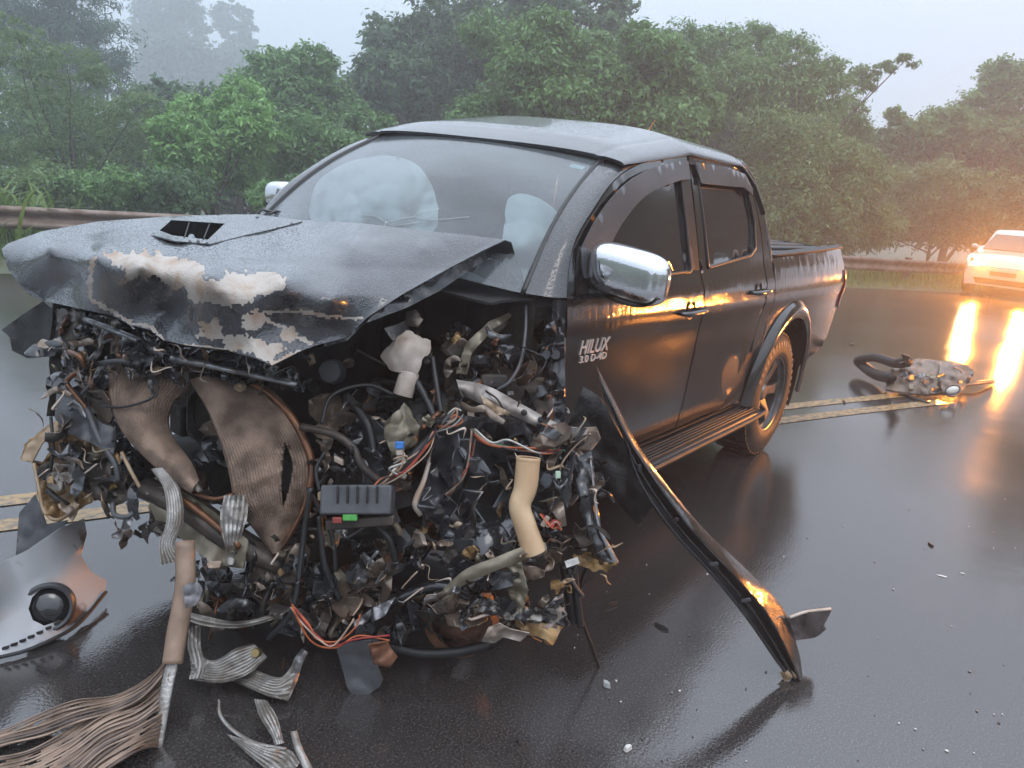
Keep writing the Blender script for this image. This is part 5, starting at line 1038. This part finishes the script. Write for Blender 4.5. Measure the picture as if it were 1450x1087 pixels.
# torn radiator: header tank and fanned out tubes
c = G(230, 1050); tc_ = empty('torn_radiator', tuple(c), 'torn radiator tank bar with fanned-out flat tubes trailing on the wet asphalt', 'radiator')
bar = [P(262, 766, 2.16), P(262, 830, 2.13), P(250, 900, 2.09), P(236, 975, 2.04), P(222, 1058, 2.0)]
V, F = sweep(catmull(bar[:3] + [P(244, 940, 2.065)], 20), [.026, .027, .027, .026], 10, .8); mk('tank_bar', V, F, M('muddy_plastic_tank', (.34, .23, .165), (.20, .13, .09), 12, .45, 0, .2, 40), tc_)
V, F = sweep(catmull([P(248, 925, 2.08), P(236, 975, 2.045), P(222, 1059, 2.0)], 20), [.016, .017, .015], 10, .5); mk('header_plate', V, F, ALU, tc_)
relief('tank_break', [(262, 832), (278, 824), (286, 836), (278, 856), (264, 858)], [(262, 832, 2.10), (286, 836, 2.09), (264, 858, 2.09)], M('grey_broken_plastic', (.24, .23, .24), (.12, .12, .13), 20, .4), tc_, .012, 4, .03, 16, 72)
rr = random.Random(8); barp = catmull([P(246, 905, 2.085), P(236, 975, 2.045), P(221, 1054, 2.0)], 60)
DARKTUBE = M('dark_muddy_tube', (.16, .11, .085), (.08, .06, .05), 20, .5, .2, .2, 80)
TUBEM = M('muddy_flat_tube', (.33, .235, .175), (.17, .12, .09), 14, .42, .3, .2, 80)
fan = []
for i in range(26):
    t = i/25; s = barp[int(6 + t*53)]; px = 246 - 25*t; py = 918 + 136*t
    if i < 7:
        q = [s, G(215 - i*2, 955 + i*5, .10), G(165, 988 + i*4, .05), G(110, 999 + i*5, .055), G(60, 1010 + i*5, .035), G(10, 1036 + i*4, .012), G(-40, 1056 + i*3, .008)]
    else:
        k = i - 7; q = [s, G(200 - k*.6, 985 + k*4.4, .07), G(150 - k*.5, 1012 + k*5.0, .045), G(95, 1040 + k*5.5, .03), G(40, 1062 + k*6, .015), G(-25, 1084 + k*6, .010)]
    q = [a + np.array([rr.gauss(0, .003), rr.gauss(0, .003), 0]) for a in q]
    kk = rr.uniform(.8, 1.2); q[2:] = [a + np.array([0, 0, .010*(1 + sin(2.1*j + i*.12))]) for j, a in enumerate(q[2:])]; fan.append(q)
    V, F = sweep(catmull(q, 40), [.0042*kk, .0045*kk, .0045*kk, .004*kk, .004*kk], 6, .5); mk('flat_tube', V, F, rr.choice([TUBEM, TUBEM, TUBEM, DARKTUBE]), tc_)
for lo_, hi_ in ((0, 6), (7, 25)):
    loft('fin_sheet', [a - np.array([0, 0, .004]) for a in fan[lo_]], [a - np.array([0, 0, .004]) for a in fan[hi_]], RADI, tc_, 16, .003, 0, 50, .002, seed=12, wob=.006, cut=lambda u, v: noise.noise(Vector((u*9, v*11, 4))) > .22)
def gl(name, A, B, z, mat, parent, ribs, seed, wob=.02, amp=.006):
    return loft(name, [G(a, b, zz) for a, b, zz in A], [G(a, b, zz) for a, b, zz in B], mat, parent, ribs, amp, .006, 44, .004, seed=seed, wob=wob)
c = G(350, 970); fr_ = empty('radiator_fragment', tuple(c), 'crumpled aluminium radiator corner with brass fitting lying in front of the wreck', 'wreckage')
gl('bent_fins', [(268, 915, .10), (300, 935, .08), (335, 918, .10), (360, 912, .10)], [(272, 962, .05), (310, 966, .05), (350, 955, .06), (378, 930, .08)], 0, ALU, fr_, 9, 81)
gl('bent_fins', [(300, 952, .03), (340, 968, .03), (380, 985, .02), (408, 992, .02)], [(330, 935, .06), (365, 950, .05), (400, 958, .05), (424, 925, .06)], 0, ALU, fr_, 7, 82, .03)
gl('side_plate', [(395, 985, .015), (408, 960, .04), (416, 935, .06), (428, 918, .08)], [(408, 992, .01), (420, 965, .03), (428, 940, .05), (436, 924, .07)], 0, STEEL, fr_, 0, 83, .015)
gl('hanging_fins', [(268, 890, .16), (266, 915, .12), (272, 940, .08), (268, 962, .05)], [(284, 884, .16), (284, 915, .12), (290, 940, .08), (284, 960, .05)], 0, ALU, fr_, 3, 84, .03)
for q in ((364, 924, .10),): lathe('brass_fitting', [(0, .02), (.012, .02), (.016, .008), (.012, -.012), (0, -.012)], G(*q), -_f + .3*_U, M('brass', (.25, .18, .08), None, rough=.3, metal=.7) if q[0] == 364 else bpy.data.materials['brass'], fr_, 10)
gl('torn_strip', [(250, 862, .22), (290, 872, .20), (340, 880, .18), (400, 866, .2)], [(252, 872, .20), (290, 886, .18), (342, 888, .16), (404, 872, .19)], 0, ALU, fr_, 2, 85, .02)
c = G(400, 1060); f2 = empty('radiator_fragment', tuple(c), 'loose aluminium radiator shred with torn tube ends at the foot of the picture', 'wreckage')
f2['label'] = 'loose aluminium radiator shred with torn tube ends apart on the asphalt'
tube('torn_strip', [G(310, 990, .05), G(312, 1012, .03), G(330, 1034, .02), G(362, 1052, .02), G(405, 1060, .03)], [.003, .005, .006, .006, .005], ALU, f2, 40, 6, .5)
gl('bent_fins', [(322, 1040, .015), (350, 1066, .01), (380, 1092, .01), (400, 1110, .01)], [(345, 1048, .03), (380, 1060, .03), (410, 1062, .03), (425, 1080, .02)], 0, ALU, f2, 6, 86, .02)
gl('torn_strip', [(360, 990, .05), (368, 1015, .04), (384, 1040, .03), (390, 1055, .02)], [(378, 992, .05), (392, 1015, .04), (398, 1035, .03), (402, 1052, .02)], 0, ALU, f2, 4, 87, .02)
gl('side_plate', [(412, 1036, .06), (418, 1060, .04), (430, 1088, .02), (440, 1110, .01)], [(420, 1035, .06), (428, 1060, .04), (442, 1088, .02), (452, 1110, .01)], 0, ALU, f2, 0, 88, .01)
# the wing strip leaning from the door to the road
c = G(1130, 955); st = empty('fender_strip', tuple(c), 'long torn black wing panel edge leaning from the front door to the road', 'car panel')
E1 = PP([(843, 516, 2.54), (866, 560, 2.50), (908, 638, 2.44), (986, 738, 2.42), (1058, 808, 2.48), (1108, 862, 2.54), (1130, 922, 2.56), (1136, 962, 2.53)])
E2 = PP([(849, 534, 2.48), (868, 574, 2.44), (902, 640, 2.39), (974, 742, 2.37), (1040, 814, 2.39), (1086, 868, 2.43), (1119, 930, 2.47), (1132, 964, 2.50)])
E3 = PP([(856, 556, 2.55), (880, 606, 2.50), (908, 684, 2.44), (954, 752, 2.42), (1012, 816, 2.42), (1060, 876, 2.45), (1100, 934, 2.49), (1120, 960, 2.50)])
loft('painted_edge', E1, E2, PAINT_SIDE, st, 0, 0, .004, 50, .004, seed=9, wob=.004); loft('inner_channel', E2, E3, BLACKPL, st, 0, 0, -.02, 50, .006, seed=10, wob=.008)
tube('channel_lip', E3, .007, GLOSSBLK, st, 50); tube('channel_lip', [a*.45 + b*.55 - _f*.0 for a, b in zip(E2, E3)], .004, GLOSSBLK, st, 50)
for t in (.3, .42, .55, .66): j = int(t*49); a = catmull(E2, 50)[j]; b = catmull(E3, 50)[j]; box('clip', a*.5 + b*.5 - _f*.012, b - a, np.cross(b - a, _f), _f, (.03, .012, .012), GREYPL, st, .003)
relief('torn_tip', [(1104, 952), (1118, 946), (1134, 962), (1122, 958), (1112, 966)], [(1104, 952, 2.50), (1134, 962, 2.50), (1112, 966, 2.50)], TAN, st, .004, 4, .02, 18, 91)
tb, _v = relief('brown_bracket', [(1116, 876), (1140, 868), (1160, 860), (1177, 863), (1166, 884), (1170, 890), (1154, 902), (1126, 907)], [(1116, 876, 2.56), (1177, 863, 2.62), (1126, 907, 2.58)], M('wet_brown_bracket', (.10, .075, .07), (.055, .045, .045), 12, .3), st, .006, 6, .03, 10, 92)
tube('bracket_edge', PP([(1118, 874, 2.54), (1142, 866, 2.57), (1176, 862, 2.60)]), .005, PRIMER, tb)
relief('wing_liner', [(803, 606), (826, 548), (850, 562), (878, 612), (905, 664), (924, 716), (905, 745), (872, 708), (846, 694), (838, 650)], [(803, 606, 2.62), (826, 548, 2.62), (905, 664, 2.50), (924, 716, 2.48), (846, 694, 2.60)], BLACKPL, truck, .006, 8, .03, 7, 93)
# wreckage further along the road
c = G(1310, 555); wk = empty('wreckage_pile', tuple(c), 'mud-brown torn-off car front section with an oval lamp lying on the yellow line', 'wreckage')
dw = lambda a, b, z: float((G(a, b, z) - CAM) @ _f)
MUD = M('mud_brown_plastic', (.22, .16, .12), (.12, .09, .07), 9, .4, 0, .3, 30)
relief('torn_panel', [(1254, 552), (1258, 530), (1270, 516), (1300, 508), (1330, 512), (1336, 540), (1345, 556), (1310, 560), (1276, 556)], [(1254, 552, dw(1254, 552, .02)), (1270, 516, dw(1270, 516, .17)), (1310, 508, dw(1310, 508, .20)), (1336, 540, dw(1336, 540, .10)), (1310, 560, dw(1310, 560, .02)), (1295, 530, dw(1295, 530, .15))], MUD, wk, .02, 4, .10, 5, 101)
relief('lamp_panel', [(1330, 512), (1352, 512), (1372, 520), (1380, 528), (1372, 540), (1362, 552), (1352, 562), (1336, 560), (1330, 540)], [(1330, 512, dw(1330, 512, .19)), (1380, 528, dw(1380, 528, .14)), (1352, 562, dw(1352, 562, .02)), (1345, 535, dw(1345, 535, .14))], MUD, wk, .02, 4, .08, 5, 102)
tube('bumper_loop', [G(1262, 535, .12), G(1240, 530, .08), G(1220, 516, .10), G(1216, 510, .14), G(1240, 506, .22), G(1268, 514, .22), G(1285, 512, .28)], [.05, .05, .045, .04, .045, .05], BLACKPL, wk, 40, 8)
ov = []; q = P(1349, 552, dw(1349, 552, .08) - .1)
for r_, h_ in ((0, .012), (.5, .010), (.9, .003), (1.0, -.01)):
    for k in range(24): ov.append(q + (_S*cos(k*pi/12)*.058 + _U*sin(k*pi/12)*.034 + _S*.0)*r_ - _f*h_ + _U*cos(k*pi/12)*.010*r_)
mk('oval_lamp', ov, [(i*24 + k, i*24 + (k + 1) % 24, (i + 1)*24 + (k + 1) % 24, (i + 1)*24 + k) for i in range(3) for k in range(24)], M('lamp_lens_white', (.72, .68, .62), None, rough=.15, coat=.5), wk, True, .004)
tube('lamp_ring', [q + (_S*cos(k*pi/8)*.064 + _U*sin(k*pi/8)*.039 + _U*cos(k*pi/8)*.010) for k in range(17)], .006, GREYPL, wk, 50)
tube('bent_rod', [G(1362, 545, .05), G(1385, 542, .06), G(1406, 540, .03)], .022, MUD, wk); tube('torn_strip', [G(1275, 556, .01), G(1300, 566, .01), G(1316, 571, .005)], .014, BLACKPL, wk)
relief('splinter', [(1276, 500), (1288, 504), (1286, 514), (1280, 512)], [(1276, 500, dw(1280, 512, .3)), (1288, 504, dw(1284, 512, .3)), (1286, 514, dw(1286, 512, .28))], MUD, wk, .01, 4); tube('bright_edge', [G(1274, 514, .26), G(1284, 511, .29), G(1290, 508, .30)], .006, STEEL, wk); tube('bright_edge', [G(1350, 520, .27), G(1358, 523, .25), G(1362, 528, .22)], .006, STEEL, wk)
rr = random.Random(12)
for i in range(16):
    a, b = rr.uniform(1260, 1372), rr.uniform(514, 556); z = max(.03, .20*(1 - abs(b - 520)/45)); s = rr.uniform(3, 8)
    ol = [(a + s*rr.uniform(.6, 1.3)*cos(t), b + s*.6*rr.uniform(.6, 1.3)*sin(t)) for t in np.linspace(0, 6.28, 7, endpoint=False)]
    relief('torn_flake', ol, [(a, b, dw(a, b, z) - .05), (a + 8, b, dw(a, b, z) + rr.gauss(0, .04)), (a, b + 8, dw(a, b, z) + rr.gauss(0, .04) - .08)], rr.choice([MUD, MUD, GREYPL, KHAKI, STEEL]), wk, .008, 3, .03, 12, i)
# small debris on the road, each its own piece
def chip(px, py, s, mat, label, name='debris_chip', asp=.6, z=.006, seed=1):
    r2 = random.Random(seed); n = 7; a0 = r2.uniform(0, 6.28); c = G(px, py); V = []
    for zz, sc_ in ((.002, 1), (z, .8)):
        for k in range(n):
            q = random.Random(seed*50 + k).uniform(.6, 1.2)*s*sc_; t = 2*pi*k/n; x, y = q*cos(t), q*asp*sin(t); V.append((c[0] + x*cos(a0) - y*sin(a0), c[1] + x*sin(a0) + y*cos(a0), zz + (.004*r2.random() if zz > .004 else 0)))
    F = [tuple(range(n))[::-1], tuple(range(n, 2*n))] + [(k, (k + 1) % n, n + (k + 1) % n, n + k) for k in range(n)]
    return tag(mk(name, V, F, mat, None, False), label, 'debris', 'debris scattered on the road')
chip(888, 1063, .014, PAPER, 'small white plastic chip on wet road below the leaning panel strip', seed=2, z=.012)
chip(858, 972, .016, M('pale_clear_plastic', (.4, .4, .4), None, rough=.2), 'pale clear shard at the end of the hanging cable', seed=3, z=.014)
chip(938, 889, .045, GREYPL, 'thin grey trim strip lying under the leaning panel', 'trim_strip', .16, .010, 4)
chip(1318, 772, .026, DARK, 'small dark leaf-shaped scrap on the open blue-grey road', 'leaf_scrap', .3, .006, 5)
chip(1335, 816, .03, PAPER, 'pale smear of white flakes on the open road', 'paint_flake', .25, .003, 6); chip(1362, 812, .012, PAPER, 'tiny white flake beside the pale smear', 'paint_flake', .4, .003, 7)
chip(735, 1052, .018, DARK, 'dark scrap on black wet asphalt near the hanging cable', seed=8); chip(866, 858, .05, DARK, 'dark bent rod scrap beside the wreck corner', 'rod_scrap', .12, .014, 9)
chip(1195, 570, .05, BLACKPL, 'black splinter lying across the yellow line', 'plastic_splinter', .2, .012, 10); chip(1206, 488, .05, BLACKPL, 'black scrap beyond the rear wheel', 'plastic_scrap', .4, .014, 11)
rr = random.Random(31)
for k in range(70):
    a, b = rr.uniform(780, 1450), rr.uniform(660, 1080)
    chip(a, b, rr.uniform(.0025, .006), rr.choice([PAPER, STEEL, GREYPL]), 'tiny glass crumb glinting on the wet road', 'glass_crumb', .8, .004, 100 + k)
tag(mk('wood_splinter', *[x for x in sweep(catmull([G(110, 1085, .01), G(140, 1080, .012), G(158, 1077, .01)], 8), [.004, .007, .005], 6)], BEIGE, None), 'tan splinter lying at the end of the fanned tubes', 'debris', 'debris scattered on the road')
# ================================================================ the white car
WCP = M('white_car_paint', (.42, .42, .42), None, rough=.2, coat=1, drops=.05)
front = G(1413, 422); look = np.array([cos(radians(6)), sin(radians(6))]); look = (CAM[:2] - front[:2]); look /= np.linalg.norm(look); ca = math.atan2(look[1], look[0]) + radians(-9)
cf = np.array([cos(ca), sin(ca), 0]); cl = np.array([-sin(ca), cos(ca), 0]); car0 = front - cf*3.9
car = empty('white_car', tuple(front - cf*2), 'white car with glaring headlights on the wet shoulder by the guardrail', 'car')
def W(x, y, z): return car0 + cf*x + cl*y + np.array([0, 0, z])
PR = [(0.0, .55, .95, .80), (.25, .50, 1.0, .82), (.55, .45, 1.36, .84), (1.0, .42, 1.46, .85), (1.9, .40, 1.46, .86), (2.35, .40, 1.30, .86), (2.85, .40, .97, .86), (3.4, .40, .90, .84), (3.75, .42, .80, .80), (3.9, .45, .62, .70)]
def cshell(u, v):
    x = 3.9*v; zb, zt, hw = [float(np.interp(x, [p[0] for p in PR], [p[k] for p in PR])) for k in (1, 2, 3)]
    zb = .22; t = u*2 - 1; s_ = abs(t)
    belt = min(zt, .92)
    if s_ < .5: yy = (s_/.5)*(hw - (.20 if zt > 1.1 else .06)); zz = zt - (.03)*(s_/.5)**2
    elif s_ < .72: k = (s_ - .5)/.22; yy = hw - (.20 if zt > 1.1 else .06)*(1 - k); zz = (zt - .03) + (belt - .04 - (zt - .03))*k
    else: k = (s_ - .72)/.28; yy = hw - .05*k*k; zz = belt - .04 + (zb - belt + .04)*k
    return W(x, math.copysign(yy, t), zz)
grid('body', cshell, 61, 60, WCP, car, .01)
vv, ff = tri2d([(-.70, .24), (.70, .24), (.74, .45), (.68, .62), (-.68, .62), (-.74, .45)], [], .12); mk('front_bumper', [W(3.905 + .06*(1 - (a/.75)**2) - .03*abs(b - .42), a, b) for a, b in vv], ff, WCP, car, True, .03)
vv, ff = tri2d([(-.48, .28), (.48, .28), (.55, .40), (-.55, .40)], [], .12); mk('lower_grille', [W(3.985 - .05*(a/.75)**2, a, b) for a, b in vv], ff, TRIM, car, True, .01)
gr = mk('grille', [W(3.93 - .06*(a/.5)**2, a, b) for a, b in tri2d([(-.46, .585), (.46, .585), (.50, .66), (-.50, .66)], [], .2)[0]], tri2d([(-.46, .585), (.46, .585), (.50, .66), (-.50, .66)], [], .2)[1], TRIM, car, True, .02)
for zz in (.60, .625, .65): tube('grille_bar', [W(3.90, -.48, zz), W(3.955, 0, zz), W(3.90, .48, zz)], .006, CHROME, gr)
vv, ff = tri2d([(-.70, 0), (.70, 0), (.58, 1), (-.58, 1)], [], .3); mk('windscreen', [W(2.80 - .47*b + .10*(1 - (a/.7)**2), a, .985 + .335*b + .015) for a, b in vv], ff, TINT, car, True, .006)
for s in (1, -1):
    vv, ff = tri2d([(2.62, .96), (2.2, 1.28), (1.2, 1.38), (.7, 1.28), (.6, .98)], [], .25); mk('side_window', [W(a, s*(.855 - .19*max(0, b - .9)/.5 + .012), b) for a, b in vv], ff, TINT, car, True, .004)
    for x in (3.15, .75):
        ty = lathe('wheel', [(.19, .09), (.28, .09), (.31, .06), (.31, -.09), (.19, -.09)], W(x, s*.77, .31), cl*s, RUBBER, car, 32); lathe('rim', [(0, .07), (.06, .08), (.19, .085), (.2, .0)], W(x, s*.77, .31), cl*s, RIM, ty, 24)
    tube('door_mirror', [W(2.45, s*.84, 1.0), W(2.45, s*.93, 1.02), W(2.45, s*1.0, 1.03)], [.03, .065, .05], WCP, car, 10, 10)
def emit(name, c, e):
    m = bpy.data.materials.new(name); m.use_nodes = True; b = m.node_tree.nodes['Principled BSDF']; b.inputs['Base Color'].default_value = (*c, 1); b.inputs['Emission Color'].default_value = (*c, 1); b.inputs['Emission Strength'].default_value = e; return m
HLM = emit('headlight_glow', (1, .72, .36), 9); INM = emit('indicator_glow', (1, .30, .02), 60)
def lamp(name, c, r, col, en, aim, spot):
    l = bpy.data.lights.new(name, 'SPOT' if spot else 'POINT'); l.energy = en; l.color = col; l.shadow_soft_size = r
    if spot: l.spot_size = radians(spot); l.spot_blend = .8
    ob = bpy.data.objects.new(name, l); COL.objects.link(ob); ob.location = c; ob.rotation_euler = Vector(aim).to_track_quat('-Z', 'Y').to_euler(); adopt(ob, car)
for s in (1, -1):
    hs = lathe('headlight', [(0, .05), (.10, .04), (.15, 0), (.15, -.06)], W(3.78, s*.60, .68), cf + cl*s*.3, CHROME, car, 24)
    lathe('headlight_lens', [(0, .012), (.05, .010), (.078, 0)], W(3.86, s*.585, .68), cf + cl*s*.1, HLM, hs, 20)
    lathe('indicator', [(0, .01), (.03, .008), (.045, 0)], W(3.88, s*.44, .67), cf, INM, car, 16)
    lamp('headlight_beam', tuple(W(3.98, s*.585, .68)), .07, (1, .50, .15), 90, tuple(CAM + np.array([0, 1.5, -.9]) - W(3.98, 0, .68)), 64)
    lamp('indicator_light', tuple(W(3.97, s*.44, .67)), .05, (1, .32, .04), 3000, tuple(cf + cl*.35), 130)
vv, ff = tri2d([(-.25, .47), (.25, .47), (.25, .56), (-.25, .56)], [], .2); mk('number_plate', [W(3.985, a, b) for a, b in vv], ff, GREYPL, car, False, .008)

# a second car waits on the road out beyond the cargo bed; its amber flashers show as reflections in the truck's doors
def copy_tree(ob, parent, mat):
    c = ob.copy(); COL.objects.link(c)
    if parent is None: c.matrix_world = mat @ ob.matrix_world
    else: c.parent = parent; c.matrix_parent_inverse = ob.matrix_parent_inverse.copy()
    for ch in list(ob.children): copy_tree(ch, c, mat)
    return c
bpy.context.view_layer.update()
a2 = math.atan2(.9 - 5.6, 2 + 7.4); loc = Vector((-7.4, 5.6, 0))
RM = Matrix.Translation(loc) @ Matrix.Rotation(a2 - ca, 4, 'Z') @ Matrix.Translation(-Vector(tuple(W(3.9, 0, 0))))
car2 = copy_tree(car, None, RM)
for q in list(car2.children_recursive):
    if q.name.startswith('headlight_beam'): bpy.data.objects.remove(q)
    elif q.name.startswith('indicator_light'): q.data = q.data.copy(); q.data.energy = 1100
    elif q.name.startswith('headlight_lens'): q.material_slots[0].link = 'OBJECT'; q.material_slots[0].material = INM
tag(car2, 'waiting car whose amber flashers are seen only as reflections in the truck doors', 'car')
# ---------------------------------------------------------------- mist
hz = bpy.data.materials.new('mist'); hz.use_nodes = True; n = hz.node_tree; n.nodes.clear()
oo = n.nodes.new('ShaderNodeOutputMaterial'); pv = n.nodes.new('ShaderNodeVolumePrincipled'); n.links.new(pv.outputs[0], oo.inputs['Volume'])
pv.inputs['Color'].default_value = (.90, .95, 1, 1); pv.inputs['Density'].default_value = .0065; pv.inputs['Anisotropy'].default_value = .35
bpy.context.view_layer.update()
TOP = max((ob.matrix_world @ Vector(c))[2] for ob in scene.objects if ob.type == 'MESH' for c in ob.bound_box); print('TOP', TOP)
lo, hi = (-236, -236, -6), (146, 196, TOP + .6)
V = [(x, y, z) for x in (lo[0], hi[0]) for y in (lo[1], hi[1]) for z in (lo[2], hi[2])]
hb = mk('haze', V, [(0, 1, 3, 2), (4, 6, 7, 5), (0, 4, 5, 1), (2, 3, 7, 6), (0, 2, 6, 4), (1, 5, 7, 3)], hz, None, False)
tag(hb, 'thin grey mist hanging over the road and trees', 'mist', kind='stuff')
